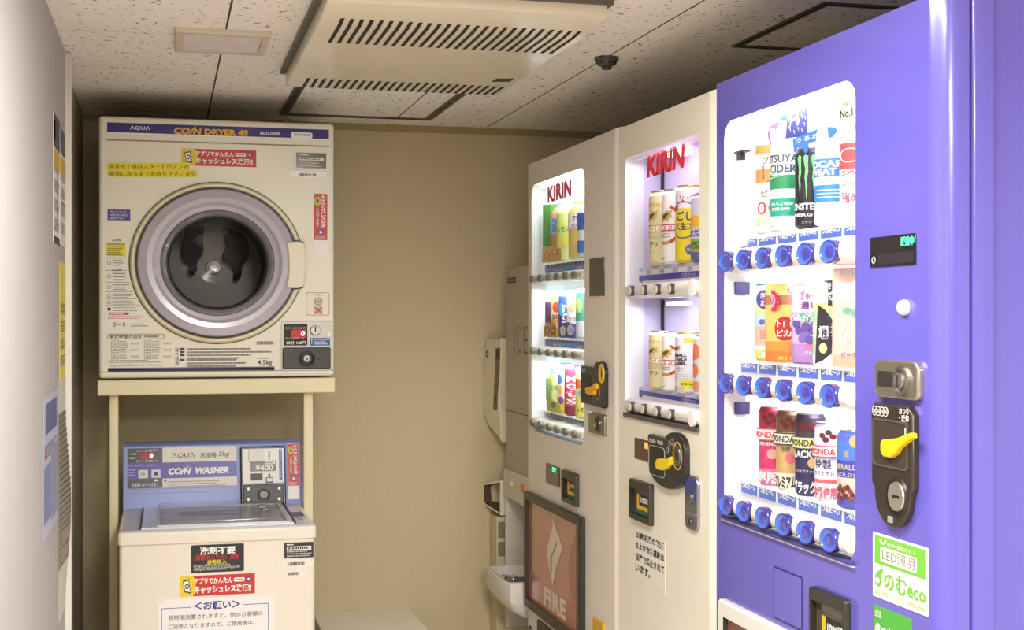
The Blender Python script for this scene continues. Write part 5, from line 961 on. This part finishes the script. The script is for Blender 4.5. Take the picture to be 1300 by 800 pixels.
it.text(b, '期間限定', -24, 46, .90, .975, WHITE, .03); it.ring(b, 26, .30, 40, .12, .08, mat(250, 236, 226), off=.0008); it.oval(b, 10, .56, 18, .035, mat(120, 176, 150)); it.oval(b, 46, .54, 22, .05, mat(120, 176, 150), off=.0007); it.text(b, '桃', 0, 40, .25, .36, mat(250, 240, 230), .01, 1, .0012); it.text(b, 'ピーチ', -10, 46, .10, .15, mat(140, 110, 150), .01, 1, .0009); it.oval(b, 44, .78, 22, .09, PALE, off=.0007); fin()
# bottom row: coffee
def coffee(pxl, pyb, pyt, label, base, top, tagm, taginkm, word, low, lowm, lowink, extra):
    it = mks(rows1, 2, pxl, pyb, pyt, .0265); t = drink('coffee_can', label, 'can', G1, it); zb = it.z0; bd = can(t, it, base, [(.04, lowm), (.21, lowm), (.215, base), (.70, base), (.72, top), (.93, top)], SILV); b, fin = decor(bd)
    for k, (p, z) in enumerate(((10, .84), (34, .88), (50, .83), (24, .79))): it.oval(b, p, z, 12, .035, (mat(120, 30, 40, .3), mat(90, 40, 36, .3))[k % 2], off=.0006+.0002*k); 
    it.patch(b, -50, 64, .565, .715, tagm, 1.0, .0035); it.patch(b, -46, 60, .58, .70, mat(240, 236, 220) if tagm != taginkm[1] else tagm, 1.0, .0040); it.text(b, 'WONDA', -48, 56, .60, .68, taginkm[0], .03, 1., .0046)
    it.text(b, low, -34, 62, .03, .19, lowink, .04, 1., .0009); extra(it, b); fin()
coffee(963, 611.5, 514, 'slim red coffee can, leftmost in the purple machine\'s bottom row', mat(206, 60, 110, .35), mat(170, 40, 70, .35), mat(226, 90, 120), (mat(220, 60, 90), None), '専用', '専用', mat(232, 120, 150), WHITE, lambda it, b: (it.text(b, 'MORNING', -56, 62, .50, .55, WHITE, .02), it.oval(b, 40, .40, 22, .065, mat(240, 170, 150))))
coffee(985, 616, 519, 'slim gold and brown coffee can with black tag, purple machine\'s bottom row', mat(206, 170, 110, .35), mat(120, 84, 60, .35), mat(60, 56, 40), (mat(60, 54, 44), None), 'プレミアム', 'プレミアム', mat(246, 236, 210), mat(70, 60, 50), lambda it, b: (it.text(b, '微糖', 0, 40, .48, .545, mat(110, 90, 80), .01), it.oval(b, 40, .40, 20, .065, mat(220, 110, 120))))
coffee(1009, 624.6, 523, 'slim black coffee can with yellow tag, purple machine\'s bottom row', mat(50, 46, 84, .35), mat(70, 56, 76, .35), mat(90, 84, 60), (mat(60, 56, 40), None), '専用', 'ブラック', mat(56, 50, 90), WHITE, lambda it, b: (it.text(b, 'BLACK', -52, 52, .46, .55, WHITE, .03), it.oval(b, 52, .40, 20, .06, mat(226, 180, 110)), it.patch(b, -44, 58, .59, .69, mat(236, 226, 130), 1, .0042), it.text(b, 'コク深ブラック', -30, 62, .28, .32, WHITE, 0)))
coffee(1034, 632, 536, 'slim white coffee can with red framed tag, purple machine\'s bottom row', mat(240, 232, 238, .35), mat(236, 232, 240, .35), mat(232, 70, 90), (mat(224, 60, 84), None), '牛乳', '牛乳使用', mat(246, 236, 240), mat(226, 100, 120), lambda it, b: (it.text(b, '特製', -24, 44, .42, .54, mat(70, 60, 96), .02), it.text(b, 'カフェオレ', -30, 54, .34, .39, mat(90, 80, 110), .01), it.patch(b, -40, 66, .24, .285, mat(240, 110, 100))))
it = mks(rows1, 2, 1062.5, 640.5, 545, .031); t = drink('coffee_can', 'blue coffee can with coffee beans along its foot, bottom row of the purple machine', 'can', G1, it); bd = can(t, it, mat(70, 80, 190, .3), [(.04, mat(80, 84, 190)), (.14, mat(226, 206, 190)), (.40, mat(70, 76, 190)), (.62, mat(84, 130, 226)), (.86, mat(90, 110, 210))], SILV); b, fin = decor(bd)
for k in range(14): it.oval(b, -26+9*(k % 8)+4*(k//8), .16+.10*(k//8)+.03*math.sin(k*2.3), 7, .035, (mat(110, 50, 44, .35), mat(140, 76, 60, .35))[k % 2], off=.0006+.0001*k)
it.oval(b, 36, .86, 18, .075, mat(226, 190, 110)); it.text(b, '極', 0, 18, .66, .74, mat(214, 190, 110), .01); it.text(b, 'EMERALD M', -50, 66, .50, .57, mat(226, 206, 130), .01); it.text(b, '(GOLD)', -40, 36, .40, .46, mat(226, 206, 130), .01); fin()

# beer cans in the beige machine
def beer(row, pxl, pyb, pyt, r, label, kind):
    it = mks(rows2, row, pxl, pyb, pyt, r, n=-.050); t = drink('beer_can', label, 'can', G2, it); Wc = mat(238, 232, 214, .3); b2 = None
    if kind == 'lager' :
        bd = can(t, it, mat(222, 208, 160, .3)); b, fin = decor(bd); GD = mat(196, 170, 92, .4); it.patch(b, -60, 70, .44, .54, GD, off=.0004); it.text(b, 'LAGER', -56, 62, .455, .525, mat(250, 244, 226), .03, 1, .0009); it.text(b, 'ICHIBAN', -60, 60, .79, .84, GD, .01)
        creature(it, b, -6, .66, 34, .085, GD)
        for k in range(3): it.patch(b, -40, 58, .36+.022*k, .365+.022*k, mat(150, 140, 110), off=.0005)
        it.text(b, '搾り', -14, 24, .25, .32, INK, .03); it.poly(b, [(-20, .14), (60, .24), (62, .28), (-20, .18)], mat(222, 202, 140)); it.patch(b, -10, 20, .045, .055, GD, off=.0005); fin()
    elif kind == 'beer':
        bd = can(t, it, mat(240, 236, 228, .3)); b, fin = decor(bd); RB = mat(196, 60, 50, .4); it.ring(b, -6, .53, 80, .27, .16, RB, -70, 70, off=.0006); it.ring(b, -6, .53, 80, .27, .16, mat(180, 156, 84), 250, 290, off=.0006); creature(it, b, -2, .64, 34, .09, mat(200, 170, 80)); it.patch(b, -50, 64, .44, .53, RB, off=.0009); it.text(b, 'BEER', -44, 60, .455, .515, WHITE, .04, 1, .0014)
        for k in range(3): it.patch(b, -30, 22, .36+.022*k, .366+.022*k, INK, off=.0006)
        it.patch(b, -30, -4, .07, .09, mat(150, 150, 150)); fin()
    elif kind == 'nodo':
        YG = mat(226, 206, 40, .3); bd = can(t, it, YG, [(.04, YG), (.68, YG), (.70, mat(226, 220, 226)), (.93, mat(226, 220, 226))], GOLDM); b, fin = decor(bd); DB = mat(60, 54, 110, .4)
        it.poly(b, [(0, .86), (76, .90), (70, .80), (10, .77)], mat(206, 54, 50), off=.0006); it.text(b, 'NEW', 8, 66, .79, .86, WHITE, .04, 1, .001); it.ring(b, 16, .55, 66, .24, .06, DB, off=.0008); it.text(b, 'ごし', -10, 56, .54, .66, DB, .03, 1, .001); it.text(b, '＜生＞', -20, 56, .42, .52, DB, .03, 1, .001); creature(it, b, -24, .70, 22, .05, mat(170, 140, 90)); it.oval(b, 48, .17, 22, .065, mat(76, 70, 160)); it.text(b, 'ALC5%', 32, 64, .15, .19, WHITE, .01, 1, .001); fin()
    elif kind == 'lemon':
        bd = can(t, it, mat(216, 208, 214, .3), [(.04, mat(96, 92, 150)), (.14, mat(150, 170, 70)), (.34, mat(214, 210, 226)), (.5, mat(236, 190, 80)), (.68, mat(214, 208, 222)), (.93, mat(226, 222, 230))]); b, fin = decor(bd); it.text(b, '氷結', -40, 30, .36, .48, mat(76, 76, 140), .03); it.text(b, '9%', -30, 20, .18, .30, mat(80, 110, 60), .04); it.oval(b, -10, .60, 30, .09, mat(240, 176, 50)); fin()
    elif kind == 'label':
        bd = can(t, it, mat(226, 220, 222, .3), None, GOLDM); b, fin = decor(bd); it.poly(b, [(26, .98), (90, .98), (90, .78), (60, .84)], mat(216, 190, 70), off=.0006, seg=3) if False else it.patch(b, 20, 100, .82, .92, mat(216, 192, 80)); creature(it, b, -14, .74, 22, .055, mat(196, 150, 90))
        for k, s_ in enumerate(('SMALL', 'TABLE', 'LABEL')): it.text(b, s_, -30, 34, .60-.065*k, .655-.065*k, INK, .05)
        it.text(b, '生', -20, 20, .36, .44, mat(130, 126, 126), .0); it.patch(b, -34, 22, .02, .12, mat(196, 186, 180), off=.0007); it.oval(b, 34, .155, 30, .085, mat(226, 214, 40)); it.text(b, '糖質70%', 12, 56, .14, .18, mat(70, 66, 30), .01, 1, .001)
        for k in range(4): it.patch(b, -30, 40, .22+.03*k, .226+.03*k, mat(170, 166, 166), off=.0006)
        fin()
    else:
        bd = can(t, it, mat(226, 222, 230, .3)); b, fin = decor(bd); it.oval(b, -16, .72, 30, .13, mat(240, 130, 84)); it.oval(b, -26, .42, 30, .12, mat(240, 130, 84)); it.oval(b, -10, .16, 26, .09, mat(240, 150, 110)); it.vtext(b, '本搾り', -56, -24, .44, .70, INK, .04); fin()
def creature(it, b, p, z, dp, dz, m):
    """the running winged beast of the brewery's mark, as a small plain silhouette"""
    it.poly(b, [(p-dp, z-dz*.5), (p-dp*.6, z-dz*.1), (p-dp*.8, z+dz*.5), (p-dp*.2, z+dz*.35), (p+dp*.1, z+dz*.9), (p+dp*.6, z+dz*.7), (p+dp, z+dz*.9), (p+dp*.8, z+dz*.3), (p+dp*.95, z-dz*.2), (p+dp*.5, z-dz*.35), (p+dp*.4, z-dz*.9), (p+dp*.1, z-dz*.4), (p-dp*.4, z-dz*.9)], m, off=.0007)
    it.poly(b, [(p-dp*.6, z-dz*.3), (p-dp*.3, z+dz*.15), (p+dp*.1, z+dz*.5), (p+dp*.6, z+dz*.35), (p+dp*.3, z), (p+dp*.1, z-dz*.4)], mat(96, 78, 40, .4), off=.0012)
beer(0, 823.6, 338, 243, .033, 'pale gold tall beer can, leftmost in the upper row of the beige machine', 'lager')
beer(0, 840, 336, 241, .033, 'white tall beer can with red ring, second in the upper row of the beige machine', 'beer')
beer(0, 857.3, 334, 236, .033, 'yellow tall can marked NEW in the upper row of the beige machine', 'nodo')
beer(0, 877, 333, 247, .031, 'lemon coloured can half hidden by the yellow can, upper row of the beige machine', 'lemon')
beer(1, 823.6, 491, 420, .033, 'pale gold short beer can, leftmost in the lower row of the beige machine', 'lager')
beer(1, 840, 492.5, 421, .033, 'white short beer can with red ring, second in the lower row of the beige machine', 'beer')
beer(1, 856.8, 496, 422, .033, 'grey white can with black block letters and yellow spot, lower row of the beige machine', 'label')
beer(1, 880, 497, 425, .033, 'white can with orange fruit at the window edge, lower row of the beige machine', 'fruit')

# drinks in the pale machine
def small(row, pxl, pyb, pyt, r, name, label, kind, bands, words=(), e=2., cap=WHITE):
    it = mks(rows3, row, pxl, pyb, pyt, r, e=e, n=-.046); t = drink(name, label, 'can' if kind == 'can' else ('carton' if kind == 'carton' else 'bottle'), G3, it)
    if kind == 'can': bd = can(t, it, bands[0][1], bands)
    elif kind == 'carton': b = MB(); it.side(b, [(1, z, m) for z, m in bands], bands[0][1], 56); bd = b.build('body', t)
    else: bd = bottle(t, it, bands[0][1], bands[-1][1], bands[0][0], .74, cap, .82, .42, bands[1:])
    b, fin = decor(bd); rr = .975 if kind == 'bottle' else 1.
    for w in words:
        if w[0] == 'o': it.oval(b, *w[1:6], rr=rr, off=.0007)
        else: (it.vtext if len(w) > 7 else it.text)(b, w[1], *w[2:6], w[6], .02, rr, .0011)
    fin()
LG2 = mat(214, 230, 130, .35); GN = mat(96, 168, 84, .4); PB = mat(150, 196, 232, .35)
small(0, 692, 332, 259, .023, 'milk_tea_carton', 'green sided carton with orange foot, leftmost in the farthest machine\'s top row', 'carton', [(0, mat(206, 214, 120)), (.28, GN), (.97, GN), (.985, GN)], [('o', 10, .16, 34, .10, mat(240, 190, 110)), ('t', 'ミルク', -10, 40, .10, .18, mat(110, 90, 160))], 8)
small(0, 698, 332, 258, .028, 'tea_bottle', 'bottle of brown tea with pale blue label, top row of the pale machine', 'bottle', [(.03, mat(206, 150, 110, .3)), (.46, PB), (.74, PB)], [('t', '午後の', 0, 60, .50, .72, mat(60, 90, 170), 1)], cap=PB)
small(0, 706, 331, 252, .031, 'plastic_bottle', 'pale green bottle with yellow label, third in the top row of the pale machine', 'bottle', [(.03, mat(226, 240, 180, .3)), (.20, LG2), (.74, mat(214, 236, 230))], [('t', 'レモン', 0, 60, .46, .54, mat(70, 130, 90)), ('o', 40, .3, 30, .06, mat(236, 226, 80))])
small(0, 720.5, 328.5, 253, .032, 'tea_bottle', 'golden tea bottle with white label in the top row of the pale machine', 'bottle', [(.03, mat(236, 206, 120, .25)), (.50, PALE), (.74, PALE)], [('t', '茶', 10, 56, .62, .72, mat(90, 96, 120)), ('t', '生茶', 10, 50, .52, .58, mat(130, 130, 140))])
small(0, 732.5, 327, 252, .032, 'plastic_bottle', 'blue and white bottle at the right end of the top row in the pale machine', 'bottle', [(.03, PALE), (.08, SKY), (.28, PALE), (.46, mat(70, 110, 200)), (.74, mat(120, 170, 230))], [('t', '水', 0, 50, .55, .70, mat(60, 80, 180))])
small(1, 692, 427, 378, .0265, 'coffee_can', 'purple coffee can in the middle row of the pale machine', 'can', [(.04, mat(150, 110, 60)), (.26, mat(96, 60, 96)), (.85, mat(110, 70, 100)), (.9, mat(226, 200, 120))], [('o', 20, .2, 40, .10, mat(226, 180, 90))])
small(1, 699.5, 427, 372, .0265, 'coffee_can', 'gold and red coffee can in the middle row of the pale machine', 'can', [(.04, mat(210, 170, 90)), (.40, mat(240, 220, 170)), (.62, mat(226, 196, 120)), (.9, mat(214, 214, 120))], [('o', 24, .68, 24, .12, mat(190, 70, 50)), ('t', '珈琲', -5, 50, .40, .52, mat(120, 70, 50))])
small(1, 709, 427, 371, .0265, 'coffee_can', 'dark blue coffee can in the middle row of the pale machine', 'can', [(.04, mat(60, 56, 130)), (.60, mat(60, 90, 180)), (.9, mat(110, 130, 210))], [('o', 10, .62, 26, .14, mat(60, 150, 220)), ('t', 'BLACK', 16, 62, .30, .72, WHITE, 1)])
small(1, 719.5, 427, 369, .029, 'coffee_can', 'white can with gold leaf in the middle row of the pale machine', 'can', [(.04, mat(110, 100, 180)), (.30, PALE), (.9, PALE)], [('o', 20, .66, 22, .12, mat(214, 196, 140)), ('o', 10, .18, 26, .11, PALE), ('t', 'ラテ', 0, 50, .36, .44, mat(206, 110, 120))])
small(1, 731, 427, 367, .030, 'plastic_bottle', 'green and teal bottle at the right end of the middle row in the pale machine', 'can', [(.04, mat(226, 226, 240)), (.36, mat(80, 176, 150)), (.9, mat(70, 170, 140))], [('o', 0, .66, 26, .16, mat(190, 230, 120))])
small(2, 692.5, 526, 466, .031, 'plastic_bottle', 'pale green soda bottle, leftmost in the pale machine\'s bottom row', 'bottle', [(.03, mat(206, 214, 110, .3)), (.26, mat(150, 206, 140)), (.74, LG2)], [('o', 40, .1, 30, .07, mat(70, 180, 130))], cap=mat(150, 220, 200))
small(2, 698.5, 526, 461, .032, 'plastic_bottle', 'pale yellow bottle with mint top in the bottom row of the pale machine', 'can', [(.04, mat(236, 230, 120)), (.20, mat(236, 238, 150)), (.78, mat(140, 214, 200)), (.9, mat(170, 226, 214))], [('t', 'C1000', -10, 44, .46, .56, mat(90, 130, 90))])
small(2, 708, 526.5, 464, .026, 'soda_can', 'white and blue patterned can beside the pink one, bottom row of the pale machine', 'can', [(.04, mat(236, 220, 80)), (.3, PALE), (.9, mat(170, 150, 210))], [('o', 0, .72, 22, .10, mat(60, 110, 210)), ('o', 6, .5, 14, .10, mat(240, 170, 70)), ('o', 6, .28, 24, .08, mat(120, 90, 180))])
small(2, 716.5, 527, 463, .029, 'soda_can', 'pink and wine red can with white slanted writing', 'can', [(.04, mat(130, 44, 70)), (.18, mat(196, 60, 100)), (.9, mat(232, 90, 140))], [('t', 'Mets', 0, 62, .22, .80, WHITE, 1)])
small(2, 730.5, 529, 466, .031, 'soda_can', 'yellow can with red and teal fruit, right end of the pale machine\'s bottom row', 'can', [(.04, mat(236, 226, 110)), (.4, mat(240, 232, 150)), (.9, mat(150, 130, 190))], [('o', 0, .68, 36, .10, mat(206, 90, 60)), ('o', 24, .5, 22, .08, mat(70, 180, 160)), ('t', 'レモン', 0, 56, .14, .22, mat(70, 80, 60))])

# promotion cards standing at the feet of the drinks in the pale machine
def foot_card(label, pts, m, draw, n=-.0135):
    P = [FR.px(*p, n) for p in pts]; b = MB(); b.prism(FR, P, n-.001, n, m); draw(b, n+.0003); lo = min(p[1] for p in P); cu = sum(p[0] for p in P)/len(P)
    tag(b.build('promotion_card', base=FR.w(cu, lo, n)), label, 'card', 'promotion cards in the pale machine')
def spots(L, m, m2=None):
    def f(b, n):
        for (x, y, ru, rv) in L:
            c = FR.px(x, y, n); b.flat(FR, ellipse(*c, ru, rv, 18), n, m)
            if m2: b.flat(FR, ellipse(*c, ru*.55, rv*.55, 14), n+.0003, m2)
    return f
foot_card('orange and yellow card at the foot of the top row in the pale machine', [(688, 333.5), (688.5, 317), (697, 312.5), (706, 313), (712, 316), (712.5, 331.5)], mat(240, 206, 120, .4), spots([(704, 320, .035, .009), (694, 325, .03, .010)], mat(236, 150, 70), mat(250, 230, 180)))
foot_card('gold heart patterned card at the foot of the middle row in the pale machine', [(690, 427.5), (690, 416), (694, 409), (699, 412), (704, 409), (707, 416), (706.5, 428)], mat(214, 160, 74, .4), spots([(695, 419, .025, .010), (702, 420, .025, .010)], mat(150, 80, 50), mat(226, 190, 120)))
foot_card('blue card with two white discs in the pale machine\'s middle row', [(710, 428.2), (710, 418), (714, 410), (722, 409), (728, 413), (729, 428.8)], mat(74, 80, 170, .4), spots([(714.5, 420, .026, .014), (724, 419, .030, .015)], WHITE, mat(206, 214, 240)))
foot_card('yellow and teal card at the foot of the bottom row in the pale machine', [(698, 522.5), (697, 511), (701, 507), (708, 511), (712, 515), (712, 526)], mat(236, 226, 90, .4), spots([(702, 514, .030, .009)], mat(60, 176, 150)))

# ------------------------------------------------------------------ ice dispenser and washing corner
XI = 1.065; FI = Frame((XI, 0, 0), (0, -1, 0), (0, 0, 1), (-1, 0, 0)); IG = mat(176, 162, 144, .4, vary=.02); IW = mat(206, 196, 182, .3)
ua, ub = FI.px(643, 400)[0], -3.925; zt = FI.px(643, 340)[1]; zs = FI.px(645, 520.5)[1]; za = FI.px(644, 596)[1]
t = thing('ice_dispenser', 'tall grey ice dispenser with a white basin, behind the pale vending machine', 'ice dispenser', (1.35, -(ua+ub)/2, 0))
b = MB(); plate(b, FI, ua, za, ub, zt, -.50, 0, IG, None, .004, .004, .003, .003); b.prism(FI, rrect(ua+.004, 0, ub-.004, za), -.50, -.10, IW); b.build('cabinet', t)
b = MB(); b.prism(FI, rrect(ua, zs-.003, ub, zs), -.001, .0006, DARK); b.prism(FI, rrect(ua+.003, zs+.004, ub-.003, zt-.004), -.001, .001, IG, .0006); b.lathe(FI, *FI.px(663.6, 516.5), [(.007, 0), (.006, .005), (.003, .006), (0, .006)], CHROME, 16); b.build('upper_panel', t)
b = MB(); q = FI.rect(645.2, 353, 655.3, 359); b.prism(FI, rrect(*q), .001, .0018, DARK); b.micro(FI, bx2(q, .1, .25, .9, .75), 1, .0022, GREY, .7, 5); b.build('nameplate', t, 'small dark plate')
b = MB(); vt_, vb_ = FI.px(660, 414.5)[1], FI.px(660, 448.5)[1]; uI = FI.px(653.3, 430)[0]; Cw = .062; TXG = mat(120, 110, 100, .5)
b.flat(FI, rrect(uI, vb_, uI+.007, vt_), .0014, TXG); cx_ = uI+.034+Cw/2; hv = (vt_-vb_)/2; vc = (vt_+vb_)/2
A = [math.radians(a) for a in range(50, 311, 13)]
for i in range(len(A)-1):
    P = [(cx_+Cw/2*s_*math.cos(a), vc+(hv*s_ if s_ == 1 else hv-.007)*math.sin(a)) for a, s_ in ((A[i], 1), (A[i+1], 1), (A[i+1], .78), (A[i], .78))]; b.flat(FI, P, .0014, TXG)
uE = cx_+Cw/2+.022; b.flat(FI, rrect(uE, vb_, uE+.007, vt_), .0014, TXG)
for v in (vb_, vc-.003, vt_-.007): b.flat(FI, rrect(uE, v, uE+.045, v+.007), .0014, TXG)
b.build('lettering', t, 'large thin grey ICE lettering')
# hood over the basin
XH = 1.055; FH = Frame((XH, 0, 0), (0, -1, 0), (0, 0, 1), (-1, 0, 0)); zl = FH.px(669, 646)[1]; zf = FH.px(645, 619)[1]
hp = [(XH, za), (XH-.0, za-.06), (XH+.012, zl), (XH+.09, zl-.03), (XH+.09, za)]
b = MB(); ih = rrect(ua-.002, zl, ub+.001, za+.004, .012, 4); b.prism(FI, ih, -.09, .010, IW, .006); b.prism(FI, rrect(ua-.002, zl-.42, ub+.001, zl+.01, .01), -.10, -.075, IW); b.prism(FI, rrect(ua-.002, zl-.42, ua+.016, zl+.01, .004), -.10, .006, IW, .004); hd = b.build('hood', t, 'white hood over the basin')
b = MB(); c0 = FI.px(664, 620, .010); b.lathe(FI, *c0, [(.0135, .010), (.013, .014), (0, .016)], mat(206, 112, 40, .35), 20, 1.3, 1.); b.build('button', hd, 'orange button'); b = MB(); b.prism(FI, rrect(*FI.rect(648.6, 611, 650.4, 617, .01), .002), .010, .012, WHITE); b.build('indicator', hd)
# basin
bz1 = H-.800; bz0 = bz1-.085; xb0 = .988
P0 = [(xb0+.004, 4.215), (xb0, 4.20), (xb0, 3.955), (xb0+.012, 3.932), (xb0+.03, 3.926), (XI+.06, 3.926), (XI+.06, 4.218), (xb0+.02, 4.218)]
b = MB(); cx_ = sum(p[0] for p in P0)/8; cyb = sum(p[1] for p in P0)/8; Ar = sum(P0[i-1][0]*P0[i][1]-P0[i][0]*P0[i-1][1] for i in range(8)); P0 = P0 if Ar > 0 else P0[::-1]
sc = lambda s_, sx_=None: [(XI+.06+(p[0]-XI-.06)*s_, cyb+(p[1]-cyb)*(.5+.5*s_)) for p in P0]
inn = inset(P0, .014); b.loft(FX, [(sc(.55), bz0-.03), (sc(.85), bz0-.005), (P0, bz0+.03), (P0, bz1-.004), (inset(P0, .004), bz1), (inset(P0, .012), bz1), (inset(P0, .018), bz1-.03)], mat(222, 214, 206, .28, coat=.3), closed_end=True, start_cap=True); b.build('basin', t, 'white rounded basin')
b = MB(); b.box(XI-.05, 3.97, bz1-.0295, XI+.05, 4.15, bz1-.027, mat(96, 92, 88, .4, .5)); b.build('drain_grille', t)
for k, (x, y, s_, lab) in enumerate(((1.012, 4.03, .016, 'clear ice lump farthest from the pale machine in the white basin'), (1.016, 3.985, .019, 'clear ice lump in the middle of the white basin'), (1.010, 3.952, .015, 'clear ice lump nearest the pale machine in the white basin'))):
    b = MB(); f = Frame((x, y, bz1-.029), (math.cos(k), math.sin(k), 0), (-math.sin(k), math.cos(k), 0), (0, 0, 1)); Pq = rrect(-s_, -s_, s_, s_, s_*.35, 3); b.loft(f, [(inset(Pq, s_*.25), .0025), (Pq, s_*.6), (Pq, s_*1.6), (inset(Pq, s_*.3), s_*2.1)], glass_mat('ice', (.93, .95, .96), .35, .12), start_cap=True); tag(b.build('ice_lump', base=(x, y, bz1-.027)), lab, 'ice', 'ice lumps in the basin')
# hand dryer on the back wall
Ps = Vector((1.0147, 4.355, 0)); Pe = Vector((1.048, 4.24, 0)); Ud = (Pe-Ps).normalized(); Nd = Vector((Ud.y, -Ud.x, 0))
FS3 = Frame(Ps, Ud, (0, 0, 1), Nd); OUT = [(617, 430), (640, 429.5), (637.5, 440), (635.5, 452), (633.8, 480), (633.2, 520), (636, 532), (640, 541), (640, 562), (632, 555), (618.5, 539), (613.2, 521), (613.6, 470), (615, 438)]
b = MB(); P = [FS3.px(*p) for p in OUT]; P = [(min(max(p[0], .001), .118), p[1]) for p in P]; b.prism(FS3, P, -.20, 0, mat(214, 204, 172, .35), .006); t = thing('hand_dryer', 'cream rounded hand dryer on the back wall beside the ice dispenser', 'hand dryer', (1.1, YB, min(p[1] for p in P)+H*0)); b.build('body', t)
b = MB(); ST_ = [(629.5, 442), (635.2, 441.5), (634.5, 470), (632.0, 500), (631.5, 519), (630, 520.5), (626.5, 520), (626.3, 517), (627.5, 490), (629, 460)]; b.prism(FS3, [FS3.px(*p) for p in ST_], 0, .001, mat(112, 102, 84, .35)); b.flat(FS3, ellipse(*FS3.px(629.2, 507), .007, .010, 16), .0014, DARK); b.flat(FS3, rp(FS3, 630.5, 444, 633.6, 456), .0014, mat(60, 56, 52)); b.build('indicator_strip', t, 'dark indicator strip')
b = MB(); b.flat(FS3, ellipse(*FS3.px(618.7, 449.5), .010, .011, 18), .0006, mat(50, 60, 96, .4)); b.flat(FS3, ellipse(*FS3.px(618.7, 449.5), .005, .004, 14), .001, mat(200, 200, 196)); b.build('logo', t, 'small blue round mark')
# paper holder
x0 = FB.px(613.5, 630, .09)[0]; zt_, zb_ = FB.px(620, 613.5, .09)[1], FB.px(616, 640.5, .09)[1]; t = thing('paper_holder', 'open white holder with a cream roll, low on the back wall beside the basin', 'holder', (x0+.06, YB, zb_))
PO = [(614.5, 614), (641, 611.5), (641, 656), (634, 653), (616, 641.5), (613.6, 637.5), (613.4, 617)]; P = [FS3.px(*p) for p in PO]; P = [(min(max(p[0], .001), .118), p[1]) for p in P]; P = P[::-1] if sum(P[i-1][0]*P[i][1]-P[i][0]*P[i-1][1] for i in range(len(P))) < 0 else P
I = inset(P, .005); b = MB(); b.loft(FS3, [(P, -.17), (P, 0)], mat(226, 220, 204, .35), closed_end=False, start_cap=True); b.flat(FS3, P, 0, mat(226, 220, 204, .35), [I]); k = len(I); b.add([FS3.w(x, y, 0) for x, y in I]+[FS3.w(x, y, -.085) for x, y in I], [(i, k+i, k+(i+1) % k, (i+1) % k) for i in range(k)], mat(92, 80, 62, .5)); b.flat(FS3, I, -.085, mat(84, 72, 54, .5)); b.build('casing', t)
uv = FS3.px(638.5, 634, -.02); o_ = FS3.w(uv[0], uv[1]-.034, -.03)
b = MB(); fr = Frame(o_, (1, 0, 0), (0, 1, 0), (0, 0, 1)); b.lathe(fr, 0, 0, [(0, 0), (.016, 0), (.019, .005), (.019, .062), (.016, .067), (0, .068)], mat(214, 206, 184, .5), 28); b.build('roll', t, 'cream upright roll')
# cabinet below
x0 = FB.px(630.5, 720, .10)[0]; zt_ = FB.px(632, 657, .10)[1]; t = thing('pipe_cabinet', 'narrow cream cabinet with grey panels under the paper holder', 'cabinet', (x0+.07, YB-.05, 0)); CRM = mat(200, 188, 150, .4)
b = MB(); b.prism(FB, rrect(x0, 0, x0+.20, zt_), 0, .10, CRM, .003); b.build('body', t)
for (ya, yc) in ((663, 683), (688, 706)):
    q = FB.rect(632.3, ya, 646, yc, .10); b = MB(); b.prism(FB, rrect(q[0], q[1], q[2]+.03, q[3], .002), .10, .1015, mat(128, 120, 102, .4), .0006); b.build('panel', t, 'grey panel')
b = MB(); b.prism(FB, [FB.px(*p, .10) for p in ((633, 757), (645, 769), (645, 774), (633, 768))], .10, .101, mat(206, 186, 70, .5)); b.build('sticker', t, 'small yellow sticker')
